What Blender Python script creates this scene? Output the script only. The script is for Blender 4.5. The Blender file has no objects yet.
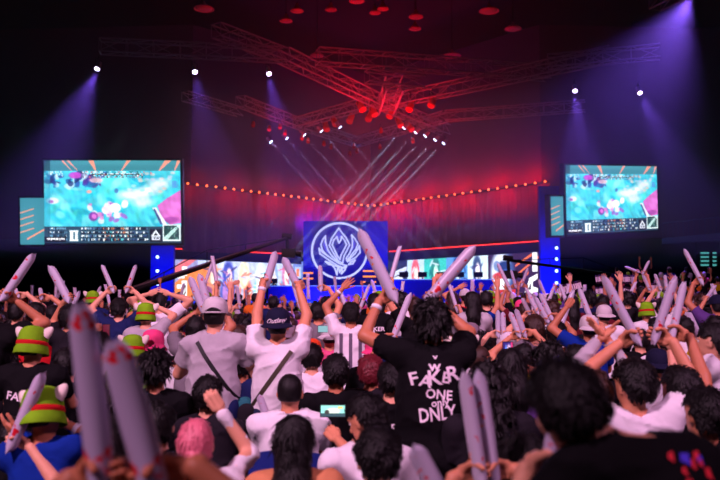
import bpy, math, random
import numpy as np
from mathutils import Vector, Matrix
from mathutils.bvhtree import BVHTree

R_ = random.Random(7)
NR = np.random.RandomState(11)
COL = bpy.context.scene.collection
PI = math.pi

# ------------------------------------------------------------------ camera
FPX = 780.0
CAM = Vector((0.0, 0.0, 1.75))
PITCH = math.atan(52 / FPX)
_cp, _sp = math.cos(PITCH), math.sin(PITCH)

def ray(px, py):
    a, b = (px - 360) / FPX, (240 - py) / FPX
    return Vector((a, _cp - b * _sp, _sp + b * _cp))

def at(px, py, Y):
    r = ray(px, py)
    return CAM + r * (Y / r.y)

def on_plane(px, py, z):
    r = ray(px, py)
    return CAM + r * ((z - CAM.z) / r.z)

# ------------------------------------------------------------------ materials
def lin(c):
    if isinstance(c, str):
        c = [int(c[i:i + 2], 16) for i in (0, 2, 4)]
    o = []
    for v in c:
        v = v / 255.0
        o.append(v / 12.92 if v <= .04045 else ((v + .055) / 1.055) ** 2.4)
    return (*o, 1.0)

MATS = {}
def mat(name, col, rough=.75, metal=0.0, bump=0.0, bscale=30, var=0.0, vscale=6, spec=.4, sheen=0.0):
    if name in MATS:
        return MATS[name]
    m = bpy.data.materials.new(name); m.use_nodes = True
    nt = m.node_tree; b = nt.nodes['Principled BSDF']
    c = lin(col)
    b.inputs['Base Color'].default_value = c
    b.inputs['Roughness'].default_value = rough
    b.inputs['Metallic'].default_value = metal
    b.inputs['Specular IOR Level'].default_value = spec
    if sheen:
        b.inputs['Sheen Weight'].default_value = sheen
    tc = nt.nodes.new('ShaderNodeTexCoord')
    if var:
        n = nt.nodes.new('ShaderNodeTexNoise'); n.inputs['Scale'].default_value = vscale
        n.inputs['Detail'].default_value = 4
        r = nt.nodes.new('ShaderNodeMapRange')
        r.inputs['From Min'].default_value = .3; r.inputs['From Max'].default_value = .7
        r.inputs['To Min'].default_value = 1 - var; r.inputs['To Max'].default_value = 1 + var
        mx = nt.nodes.new('ShaderNodeVectorMath'); mx.operation = 'SCALE'
        mx.inputs[0].default_value = c[:3]
        nt.links.new(tc.outputs['Object'], n.inputs['Vector'])
        nt.links.new(n.outputs['Fac'], r.inputs['Value'])
        nt.links.new(r.outputs['Result'], mx.inputs['Scale'])
        nt.links.new(mx.outputs['Vector'], b.inputs['Base Color'])
    if bump:
        n = nt.nodes.new('ShaderNodeTexNoise'); n.inputs['Scale'].default_value = bscale
        n.inputs['Detail'].default_value = 3
        bp = nt.nodes.new('ShaderNodeBump'); bp.inputs['Strength'].default_value = bump
        bp.inputs['Distance'].default_value = .01
        nt.links.new(tc.outputs['Object'], n.inputs['Vector'])
        nt.links.new(n.outputs['Fac'], bp.inputs['Height'])
        nt.links.new(bp.outputs['Normal'], b.inputs['Normal'])
    MATS[name] = m
    return m

def emat(name, col, strength):
    if name in MATS:
        return MATS[name]
    m = bpy.data.materials.new(name); m.use_nodes = True
    b = m.node_tree.nodes['Principled BSDF']
    b.inputs['Base Color'].default_value = (.01, .01, .01, 1)
    b.inputs['Emission Color'].default_value = lin(col)
    b.inputs['Emission Strength'].default_value = strength
    MATS[name] = m
    return m

def screen_mat(name, strength):
    m = bpy.data.materials.new(name); m.use_nodes = True
    nt = m.node_tree; b = nt.nodes['Principled BSDF']
    b.inputs['Base Color'].default_value = (.01, .01, .01, 1)
    b.inputs['Roughness'].default_value = .5
    a = nt.nodes.new('ShaderNodeAttribute'); a.attribute_name = 'Col'
    nt.links.new(a.outputs['Color'], b.inputs['Emission Color'])
    b.inputs['Emission Strength'].default_value = strength
    return m

def cloth(name, col, **k):
    return mat('cloth_' + name, col, rough=.85, bump=.25, bscale=160, var=k.get('var', .08), vscale=9, spec=.12)

# ------------------------------------------------------------------ mesh helpers
def mesh_np(name, V, Q, smooth=True, tris=False):
    V = np.asarray(V, dtype=np.float32); Q = np.asarray(Q, dtype=np.int32)
    me = bpy.data.meshes.new(name)
    n, k = len(Q), (3 if tris else 4)
    me.vertices.add(len(V)); me.vertices.foreach_set('co', V.ravel())
    me.loops.add(n * k); me.loops.foreach_set('vertex_index', Q.ravel())
    me.polygons.add(n)
    me.polygons.foreach_set('loop_start', np.arange(0, n * k, k, dtype=np.int32))
    if smooth:
        me.polygons.foreach_set('use_smooth', np.ones(n, dtype=bool))
    me.update(calc_edges=True)
    return me

def link(name, me, m=None, parent=None, loc=None):
    o = bpy.data.objects.new(name, me); COL.objects.link(o)
    if m is not None and me is not None and not me.materials:
        for q in (m if isinstance(m, (list, tuple)) else [m]):
            me.materials.append(q)
    if parent is not None:
        o.parent = parent
    if loc is not None:
        o.location = loc
    return o

def tag(o, label, cat, group=None, kind=None):
    o['label'] = label; o['category'] = cat
    if group: o['group'] = group
    if kind: o['kind'] = kind
    return o

def empty(name, loc=(0, 0, 0), rz=0.0):
    o = bpy.data.objects.new(name, None); COL.objects.link(o)
    o.location = loc; o.rotation_euler = (0, 0, rz); o.empty_display_size = .1
    return o

class MB:
    """collects plain shapes into one mesh"""
    def __init__(s): s.v, s.f = [], []
    def add(s, vs, fs):
        b = len(s.v); s.v += [tuple(p) for p in vs]; s.f += [tuple(b + i for i in q) for q in fs]; return s
    def box(s, lo, hi, M=None):
        x0, y0, z0 = lo; x1, y1, z1 = hi
        vs = [Vector(p) for p in ((x0,y0,z0),(x1,y0,z0),(x1,y1,z0),(x0,y1,z0),(x0,y0,z1),(x1,y0,z1),(x1,y1,z1),(x0,y1,z1))]
        if M is not None: vs = [M @ p for p in vs]
        return s.add(vs, [(0,3,2,1),(4,5,6,7),(0,1,5,4),(1,2,6,5),(2,3,7,6),(3,0,4,7)])
    def tube(s, a, b, r, r2=None, n=6, cap=True):
        a, b = Vector(a), Vector(b); r2 = r if r2 is None else r2
        d = (b - a).normalized() if (b - a).length > 1e-9 else Vector((0,0,1))
        u = d.orthogonal().normalized(); w = d.cross(u)
        vs = []
        for p, rr in ((a, r), (b, r2)):
            for i in range(n):
                t = 2 * PI * i / n
                vs.append(p + (u * math.cos(t) + w * math.sin(t)) * rr)
        fs = [(i, (i + 1) % n, n + (i + 1) % n, n + i) for i in range(n)]
        if cap: fs += [tuple(reversed(range(n))), tuple(range(n, 2 * n))]
        return s.add(vs, fs)
    def path(s, pts, r, n=6):
        pts = [Vector(p) for p in pts]
        rings = []
        up = None
        for i, p in enumerate(pts):
            d = (pts[min(i + 1, len(pts) - 1)] - pts[max(i - 1, 0)]).normalized()
            if up is None: up = d.orthogonal().normalized()
            up = (up - d * up.dot(d)).normalized(); w = d.cross(up)
            rr = r[i] if isinstance(r, (list, tuple)) else r
            rings.append([p + (up * math.cos(2*PI*k/n) + w * math.sin(2*PI*k/n)) * rr for k in range(n)])
        vs = [q for ring in rings for q in ring]
        fs = [(i*n+k, i*n+(k+1)%n, (i+1)*n+(k+1)%n, (i+1)*n+k) for i in range(len(pts)-1) for k in range(n)]
        fs += [tuple(reversed(range(n))), tuple((len(pts)-1)*n + k for k in range(n))]
        return s.add(vs, fs)
    def lathe(s, prof, n=24, M=None, sx=1.0, sy=1.0):
        vs = []
        for r, z in prof:
            for k in range(n):
                t = 2 * PI * k / n
                p = Vector((r * math.cos(t) * sx, r * math.sin(t) * sy, z))
                vs.append(M @ p if M is not None else p)
        fs = [(i*n+k, i*n+(k+1)%n, (i+1)*n+(k+1)%n, (i+1)*n+k) for i in range(len(prof)-1) for k in range(n)]
        return s.add(vs, fs)
    def strip(s, pts, w, nrm, t=.02):
        """flat ribbon of width w along pts, lying in the plane with normal nrm"""
        pts = [Vector(p) for p in pts]; nrm = Vector(nrm)
        for a, b in zip(pts[:-1], pts[1:]):
            d = (b - a)
            if d.length < 1e-6: continue
            d.normalize(); q = d.cross(nrm).normalized() * (w / 2); e = d * (w / 2)
            n2 = nrm * t
            s.add([a - q - e, b - q + e, b + q + e, a + q - e, a - q - e + n2, b - q + e + n2, b + q + e + n2, a + q - e + n2],
                  [(0,1,2,3),(7,6,5,4),(0,4,5,1),(1,5,6,2),(2,6,7,3),(3,7,4,0)])
        return s
    def mesh(s, name, smooth=False):
        me = bpy.data.meshes.new(name); me.from_pydata(s.v, [], s.f)
        if smooth: me.polygons.foreach_set('use_smooth', [True] * len(me.polygons))
        me.update(); return me
    def build(s, name, m, parent=None, smooth=False):
        return link(name, s.mesh(name, smooth), m, parent)

# ------------------------------------------------------------------ signed-distance modelling (surface nets)
def nets(F, lo, h):
    s = F < 0
    cor = [(0,0,0),(1,0,0),(0,1,0),(1,1,0),(0,0,1),(1,0,1),(0,1,1),(1,1,1)]
    nx, ny, nz = F.shape
    sub = lambda A, c: A[c[0]:nx-1+c[0], c[1]:ny-1+c[1], c[2]:nz-1+c[2]]
    cnt = np.zeros((nx-1, ny-1, nz-1), np.int8)
    for c in cor: cnt += sub(s, c)
    mask = (cnt > 0) & (cnt < 8)
    I, J, K = np.nonzero(mask)
    n = len(I)
    idx = -np.ones(mask.shape, np.int32); idx[mask] = np.arange(n)
    Vc = [F[I + c[0], J + c[1], K + c[2]] for c in cor]
    acc = np.zeros((n, 3)); num = np.zeros(n)
    for a in range(8):
        for b in range(a + 1, 8):
            ca, cb = np.array(cor[a]), np.array(cor[b])
            if abs(ca - cb).sum() != 1: continue
            cr = (Vc[a] < 0) != (Vc[b] < 0)
            if not cr.any(): continue
            va, vb = Vc[a][cr], Vc[b][cr]
            t = (va / (va - vb))[:, None]
            acc[cr] += ca + t * (cb - ca); num[cr] += 1
    pos = acc / np.maximum(num, 1)[:, None] + np.stack([I, J, K], 1)
    V = pos * h + np.asarray(lo)
    Q = []
    for ax in range(3):
        o1, o2 = [(1, 2), (2, 0), (0, 1)][ax]
        sl = [slice(None)] * 3; sr = [slice(None)] * 3
        sl[ax] = slice(0, -1); sr[ax] = slice(1, None)
        A, B = s[tuple(sl)], s[tuple(sr)]
        ch = A != B
        E = np.stack(np.nonzero(ch), 1)
        ok = (E[:, o1] >= 1) & (E[:, o2] >= 1) & (E[:, o1] < F.shape[o1]-1) & (E[:, o2] < F.shape[o2]-1)
        E = E[ok]
        ins = A[tuple(E.T)]
        q = []
        for d1, d2 in ((-1, -1), (0, -1), (0, 0), (-1, 0)):
            C = E.copy(); C[:, o1] += d1; C[:, o2] += d2
            q.append(idx[tuple(C.T)])
        q = np.stack(q, 1)
        q[~ins] = q[~ins][:, ::-1]
        Q.append(q)
    Q = np.concatenate(Q); Q = Q[(Q >= 0).all(1)]
    return V, Q

def smin(a, b, k):
    hh = np.maximum(k - np.abs(a - b), 0) / k
    return np.minimum(a, b) - hh * hh * k * .25

class SDF:
    def __init__(s, h, k=.03):
        s.h, s.k, s.p = h, k, []
    def cap(s, a, b, ra, rb=None, sq=1.0, k=None):
        s.p.append(('c', np.array(a, float), np.array(b, float), ra, ra if rb is None else rb, sq, k)); return s
    def ell(s, c, r, M=None, k=None, neg=False):
        """ellipsoid; M 3x3 rotates its axes"""
        s.p.append(('n' if neg else 'e', np.array(c, float), np.array(r, float), M, k)); return s
    def run(s, noise=None, clip=None, shrink=0.0):
        h = s.h
        los, his = [], []
        for p in s.p:
            if p[0] == 'c':
                r = max(p[3], p[4]); los.append(np.minimum(p[1], p[2]) - r); his.append(np.maximum(p[1], p[2]) + r)
            elif p[0] == 'e':
                r = p[2].max(); los.append(p[1] - r); his.append(p[1] + r)
        pad = 3 * h + s.k + .02
        lo = np.min(los, 0) - pad; hi = np.max(his, 0) + pad
        n = np.ceil((hi - lo) / h).astype(int) + 1
        F = np.full(n, 5.0, np.float32)
        ax = [lo[i] + h * np.arange(n[i]) for i in range(3)]
        def win(a, b):
            i0 = np.maximum(np.floor((a - lo - pad) / h).astype(int), 0)
            i1 = np.minimum(np.ceil((b - lo + pad) / h).astype(int) + 1, n)
            sl = tuple(slice(i0[i], i1[i]) for i in range(3))
            return sl, ax[0][sl[0]][:, None, None], ax[1][sl[1]][None, :, None], ax[2][sl[2]][None, None, :]
        for p in s.p:
            if p[0] == 'c':
                _, a, b, ra, rb, sq, k = p
                r = max(ra, rb)
                sl, X, Y, Z = win(np.minimum(a, b) - r, np.maximum(a, b) + r)
                ym = (a[1] + b[1]) / 2
                ay, by = ym + (a[1] - ym) / 1, b[1]
                d = b - a; L = max((d * d).sum(), 1e-9)
                t = np.clip(((X - a[0]) * d[0] + (Y - a[1]) * d[1] + (Z - a[2]) * d[2]) / L, 0, 1)
                qx, qy, qz = X - a[0] - t * d[0], (Y - a[1] - t * d[1]) / sq, Z - a[2] - t * d[2]
                D = np.sqrt(qx * qx + qy * qy + qz * qz) - (ra + (rb - ra) * t)
                if sq != 1: D = D * (.5 + .5 * sq)
            else:
                _, c, r, M, k = p
                sl, X, Y, Z = win(c - r.max(), c + r.max())
                qx, qy, qz = X - c[0], Y - c[1], Z - c[2]
                if M is not None:
                    M = np.asarray(M)
                    qx, qy, qz = (M[0,0]*qx + M[1,0]*qy + M[2,0]*qz, M[0,1]*qx + M[1,1]*qy + M[2,1]*qz, M[0,2]*qx + M[1,2]*qy + M[2,2]*qz)
                k0 = np.sqrt((qx / r[0])**2 + (qy / r[1])**2 + (qz / r[2])**2)
                D = (k0 - 1) * r.min()
                if p[0] == 'n':
                    kk = k or s.k
                    F[sl] = -smin(-F[sl], D.astype(np.float32), kk); continue
            F[sl] = smin(F[sl], D.astype(np.float32), k or s.k)
        X, Y, Z = ax[0][:, None, None], ax[1][None, :, None], ax[2][None, None, :]
        if noise: F = F + noise(X, Y, Z).astype(np.float32)
        if clip is not None:
            for fn in clip: F = np.maximum(F, fn(X, Y, Z).astype(np.float32))
        F[0], F[-1], F[:, 0], F[:, -1], F[:, :, 0], F[:, :, -1] = 5, 5, 5, 5, 5, 5
        return nets(F, lo, h)

def wob(amp, freq, seed, n=5, aniso=(1, 1, 1)):
    rs = np.random.RandomState(seed)
    D = rs.normal(size=(n, 3)); D /= np.linalg.norm(D, axis=1)[:, None]
    D = D * freq * (0.6 + .8 * rs.rand(n, 1)) * np.array(aniso); ph = rs.rand(n) * 6.28
    W = rs.normal(size=(n, 3)) * freq * .35
    def f(X, Y, Z):
        o = 0
        for i in range(n):
            o = o + np.sin(D[i,0]*X + D[i,1]*Y + D[i,2]*Z + ph[i] + 1.3*np.sin(W[i,0]*X + W[i,1]*Y + W[i,2]*Z))
        return o * (amp / math.sqrt(n))
    return f
# ================================================================== hall shell
def struct(name, mb, m):
    o = mb.build(name, m); o['kind'] = 'structure'; return o

M_dark = mat('hall_black', (22, 20, 26), rough=.9, bump=.1, var=.15)
M_floor = mat('hall_floor', (46, 44, 50), rough=.6, var=.2)
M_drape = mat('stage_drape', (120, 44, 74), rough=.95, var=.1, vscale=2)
M_blue = mat('blue_panel', (26, 24, 190), rough=.6, var=.06)
M_navy = mat('navy_panel', (24, 26, 60), rough=.6)
M_alu = mat('truss_aluminium', (165, 150, 155), rough=.6)
M_blackm = mat('black_metal', (18, 18, 20), rough=.5)
struct('floor', MB().box((-34, -6, -.1), (34, 66, 0)), M_floor)
struct('ceiling', MB().box((-34, -6, 22), (34, 66, 22.3)), M_dark)
struct('wall_left', MB().box((-34, -6, 0), (-33.7, 66, 22)), M_dark)
struct('wall_right', MB().box((33.7, -6, 0), (34, 66, 22)), M_dark)
struct('wall_back', MB().box((-33.7, 65.7, 0), (33.7, 66, 22)), M_dark)
struct('wall_front', MB().box((-33.7, -6, 0), (33.7, -5.7, 22)), M_dark)

# stage deck
SZ = 1.2
st = empty('stage', (0, 48, 0))
MB().box((-15, 0, 0), (14.5, 12, SZ)).build('deck', M_navy, st)
MB().box((-15.02, -.06, SZ-.1), (14.52, 0, SZ)).build('edge_light', emat('edge_blue', (40, 70, 255), 1.2), st)
fm = MB()
for i in range(30):
    fm.box((-15 + i * .985, -.04, .05), (-15 + i * .985 + .95, 0, SZ - .12))
fm.build('front_panel', M_blue, st)
tag(st, 'low wide stage with blue lit front panels behind the crowd', 'stage')

# V-shaped upper drape with its row of orange lamps
A0, A1, A2 = at(184, 183.5, 48), at(371, 206.5, 60), at(549, 181.5, 48)
zt = (A0.z + A1.z + A2.z) / 3
def vwall(p, q, z0, z1, name, lab):
    d = (q - p); d.z = 0; L = d.length; d.normalize(); n = Vector((-d.y, d.x, 0))
    V, Q = [], []
    nseg = int(L / .12)
    for i in range(nseg + 1):
        off = .06 * math.sin(i * .9) + .03 * math.sin(i * 2.3)
        for z in (z0, z1):
            b = p + d * (L * i / nseg) + n * off
            V.append((b.x, b.y, z))
            V.append((b.x + n.x * .08, b.y + n.y * .08, z))
    for i in range(nseg):
        a = i * 4; b = a + 4
        Q += [(a, b, b + 2, a + 2), (a + 3, b + 3, b + 1, a + 1), (a + 2, b + 2, b + 3, a + 3), (a, a + 1, b + 1, b)]
    me = mesh_np(name, V, Q)
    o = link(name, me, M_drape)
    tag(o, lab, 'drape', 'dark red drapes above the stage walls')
    return o
vwall(Vector((A0.x, A0.y, 0)), Vector((A1.x, A1.y, 0)), at(184, 251, 48).z, A0.z, 'stage_drape', 'dark red drape above the stage wall with the wide colourful artwork and jib')
vwall(Vector((A1.x, A1.y, 0)), Vector((A2.x, A2.y, 0)), at(549, 243, 48).z, A2.z, 'stage_drape', 'dark red drape above the stage wall with the row of portrait cards')
M_lampo = emat('orange_lamp', (255, 96, 40), 5)
def lamp_row(p, q, n, lab):
    root = empty('lamp_batten', (p + q) / 2)
    rail = MB(); c = (p + q) / 2
    rail.tube(p - c, q - c, .05)
    rail.build('rail', M_blackm, root)
    for i in range(n):
        a = p.lerp(q, (i + .5) / n) - c
        b = MB(); b.tube(a, a + Vector((0, -.14, 0)), .07, .09, n=8)
        h = b.build('lamp_housing', M_blackm, root)
        MB().tube(a + Vector((0, -.14, 0)), a + Vector((0, -.17, 0)), .07, .05, n=8).build('lens', M_lampo, h)
    tag(root, lab, 'stage light', 'battens of orange lamps above the stage')
lamp_row(A0 + Vector((0,-.15,0)), A1 + Vector((0,-.15,0)), 24, 'row of orange lamps sloping from the large left screen down to the crest')
lamp_row(A1 + Vector((0,-.15,0)), A2 + Vector((0,-.15,0)), 22, 'row of orange lamps rising from the crest towards the large right screen')
# added scrim that catches red light for the glow above the lamp row
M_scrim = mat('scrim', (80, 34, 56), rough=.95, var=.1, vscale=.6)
for p, q, lab in ((A0, A1, 'added tall scrim catching red light behind the left drape'), (A1, A2, 'added tall scrim catching red light behind the right drape')):
    pts = [Vector((p.x, p.y + 2, 0)), Vector((q.x, q.y + 2, 0))]
    pts = [Vector((p.x - 14, p.y + 3, 0))] + pts if p is A0 else pts + [Vector((q.x + 16, q.y + 3, 0))]
    for v in pts: v.z = 5.2
    sm_ = MB(); th = Vector((0, .1, 0)); up = Vector((0, 0, 14))
    for a, c in zip(pts[:-1], pts[1:]):
        sm_.add([a, c, c + up, a + up, a + th, c + th, c + th + up, a + th + up], [(0,1,2,3),(7,6,5,4),(0,4,5,1),(1,5,6,2),(2,6,7,3),(3,7,4,0)])
    o = sm_.build('added_glow_scrim', M_scrim)
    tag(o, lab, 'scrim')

# blue centre tower with the crest
TW = 53.0
pl = at(303, 300, TW); pr = at(388, 300, TW); ptop = at(345, 221, TW)
tw = empty('centre_tower', (0, TW, SZ))
MB().box((pl.x, 0, 0), (pr.x, .5, ptop.z - SZ)).build('wall_panel', M_blue, tw)
tag(tw, 'blue centre tower standing on the stage behind the round crest', 'stage set')
M_or = emat('orange_bar', (255, 140, 60), 1.6)
def slats(xa, xb, ys, lab):
    for k, y in enumerate(ys):
        a, b = at(xa, y, TW - .1), at(xb, y, TW - .1)
        o = MB().box((a.x, a.y, a.z - .05), (b.x, a.y + .1, a.z + .05)).build('light_bar', M_or)
        names = ['topmost', 'second from the top', 'third from the top', 'lowest']
        pos = names[k] if len(ys) == 4 else ('upper' if k == 0 else 'lower')
        tag(o, f'{pos} orange light bar {lab}', 'light bar', 'orange light bars beside the crest')
slats(363, 376, (271, 276.5, 282, 287.5), 'just right of the round crest')
slats(303, 313, (273, 278.5), 'just left of the round crest')

CY = TW - .35
def lg(x, y, dy=0.0): return at(300 + x / 6.4, 215 + y / 6.4, CY) + Vector((0, dy, 0))
cc = lg(253, 228); rr = (lg(429, 228) - cc).length
cr = empty('crest_sign', cc)
d = MB(); d.add([Vector((math.cos(t*PI/32)*rr, .05, math.sin(t*PI/32)*rr)) for t in range(64)] + [Vector((math.cos(t*PI/32)*rr, .15, math.sin(t*PI/32)*rr)) for t in range(64)],
      [tuple(range(64)), tuple(reversed(range(64, 128)))] + [(i, 64+i, 64+(i+1)%64, (i+1)%64) for i in range(64)])
d.build('disc', emat('crest_blue', (18, 8, 190), .55), cr)
M_ln = emat('crest_line', (190, 195, 255), 1.25)
M_fill = emat('crest_fill', (88, 80, 235), .9)
ring = MB()
ring.strip([Vector((math.cos(t*PI/48)*rr, 0, math.sin(t*PI/48)*rr)) for t in range(97)], .14, (0, -1, 0), .05)
ring.build('ring', M_ln, cr)
crest = {
 'hood': [[(248,85),(222,122),(203,150),(188,195),(204,226),(226,262),(246,296),(272,308),(282,262),(300,228),(318,192),(296,148),(272,118),(248,85)],
          [(236,140),(216,160),(206,192),(222,225),(240,262),(256,285),(262,258),(282,222),(298,190),(284,160),(266,138),(262,160),(250,178),(242,160),(236,140)]],
 'wing': [[(163,134),(146,158),(134,188),(142,222),(166,252),(206,282),(254,312),(298,324),(286,340),(240,324),(190,292),(128,248),(122,214),(146,240),(180,264)],
          [(163,134),(164,176),(178,222),(204,262),(236,292)],
          [(330,128),(352,152),(370,184),(358,218),(330,254),(300,292),(296,276),(318,244),(334,206),(336,166),(330,128)],
          [(381,198),(384,240),(356,272),(306,298),(322,276),(352,248),(381,198)],
          [(163,298),(190,306),(210,320),(184,316),(163,298)],
          [(352,290),(338,312),(312,316),(326,300),(352,290)]],
 'tail': [[(208,322),(224,344),(236,382),(242,330),(208,322)],[(246,328),(254,368),(266,338),(246,328)],[(298,326),(288,350),(266,376),(272,338),(298,326)]]}
for part, lines in crest.items():
    mb = MB()
    for l in lines: mb.strip([lg(x, y) - cc for x, y in l], .1, (0, -1, 0), .05)
    mb.build(part, M_ln, cr)
fl = MB()
for poly in ([(248,100),(222,140),(236,136),(248,160),(262,134),(276,140)], [(160,150),(146,190),(160,228),(196,262),(172,220),(160,176)], [(336,146),(338,200),(314,252),(350,208),(358,184)]):
    pp = [lg(x, y, .02) - cc for x, y in poly]; fl.add(pp, [tuple(range(len(pp)))])
fl.build('inlay', M_fill, cr)
tag(cr, 'round glowing blue sign with a white winged crest in a ring', 'sign')

# ------------------------------------------------------------------ LED pictures
class Canvas:
    def __init__(s, w, h, bg):
        s.w, s.h = w, h; s.a = np.zeros((h, w, 3)); s.a[:] = bg
        s.Y, s.X = np.mgrid[0:h, 0:w]; s.X = (s.X + .5) / w; s.Y = (s.Y + .5) / h
    def rect(s, x0, y0, x1, y1, c, al=1):
        m = (s.X >= x0) & (s.X < x1) & (s.Y >= y0) & (s.Y < y1); s.a[m] = s.a[m] * (1 - al) + np.array(c) * al
    def blob(s, x, y, rx, ry, c, al=1, hard=3.0, rot=0):
        dx, dy = s.X - x, s.Y - y
        a = s.w / s.h; ddx = dx * a; ca, sa = math.cos(rot), math.sin(rot)
        u = (ddx * ca + dy * sa) / (rx * a); v = (-ddx * sa + dy * ca) / ry
        m = np.clip((1.15 - np.sqrt(u*u + v*v)) * hard, 0, 1)[..., None] * al
        s.a = s.a * (1 - m) + np.array(c) * m
    def poly(s, pts, c, al=1):
        ins = np.zeros(s.X.shape, bool); n = len(pts)
        for i in range(n):
            x0, y0 = pts[i]; x1, y1 = pts[(i + 1) % n]
            if y0 == y1: continue
            cond = ((s.Y > y0) != (s.Y > y1)) & (s.X < (x1 - x0) * (s.Y - y0) / (y1 - y0) + x0)
            ins ^= cond
        s.a[ins] = s.a[ins] * (1 - al) + np.array(c) * al
    def cells(s, x0, y0, x1, y1, nx, ny, cols, p, seed):
        rs = np.random.RandomState(seed)
        for i in range(nx):
            for j in range(ny):
                if rs.rand() < p:
                    c = cols[rs.randint(len(cols))]
                    ax = x0 + (x1 - x0) * i / nx; ay = y0 + (y1 - y0) * j / ny
                    s.rect(ax, ay, ax + (x1 - x0) / nx * (.5 + .5 * rs.rand()), ay + (y1 - y0) / ny * (.5 + .4 * rs.rand()), c)
    def noise(s, amp, sc, seed):
        rs = np.random.RandomState(seed); f = 0
        for i in range(7):
            a, b, p = rs.normal(size=3); f = f + np.sin((a * s.X * s.w / s.h + b * s.Y) * sc * (1 + i * .5) + p * 6 + 2 * np.sin((b * s.X * 1.5 - a * s.Y) * sc * .7))
        s.a = np.clip(s.a * (1 + amp * (f / 4)[..., None]), 0, 255)
    def object(s, name, P00, P10, P01, m, parent):
        """P00 top left corner, P10 top right, P01 bottom left (local)"""
        w, h = s.w, s.h
        U, V = np.meshgrid(np.linspace(0, 1, w + 1), np.linspace(0, 1, h + 1))
        P00, P10, P01 = [np.array(p) for p in (P00, P10, P01)]
        vs = P00 + U[..., None] * (P10 - P00) + V[..., None] * (P01 - P00)
        vs = vs.reshape(-1, 3)
        i = np.arange(h)[:, None] * (w + 1) + np.arange(w)[None, :]
        Q = np.stack([i, i + w + 1, i + w + 2, i + 1], -1).reshape(-1, 4)
        me = mesh_np(name, vs, Q, smooth=False)
        c = np.clip(s.a, 0, 255) / 255; c = np.where(c <= .04045, c / 12.92, ((c + .055) / 1.055) ** 2.4)
        c = np.concatenate([c.reshape(-1, 3), np.ones((w * h, 1))], 1)
        at_ = me.color_attributes.new('Col', 'FLOAT_COLOR', 'CORNER')
        at_.data.foreach_set('color', np.repeat(c, 4, axis=0).astype(np.float32).ravel())
        return link(name, me, m, parent)

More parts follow.
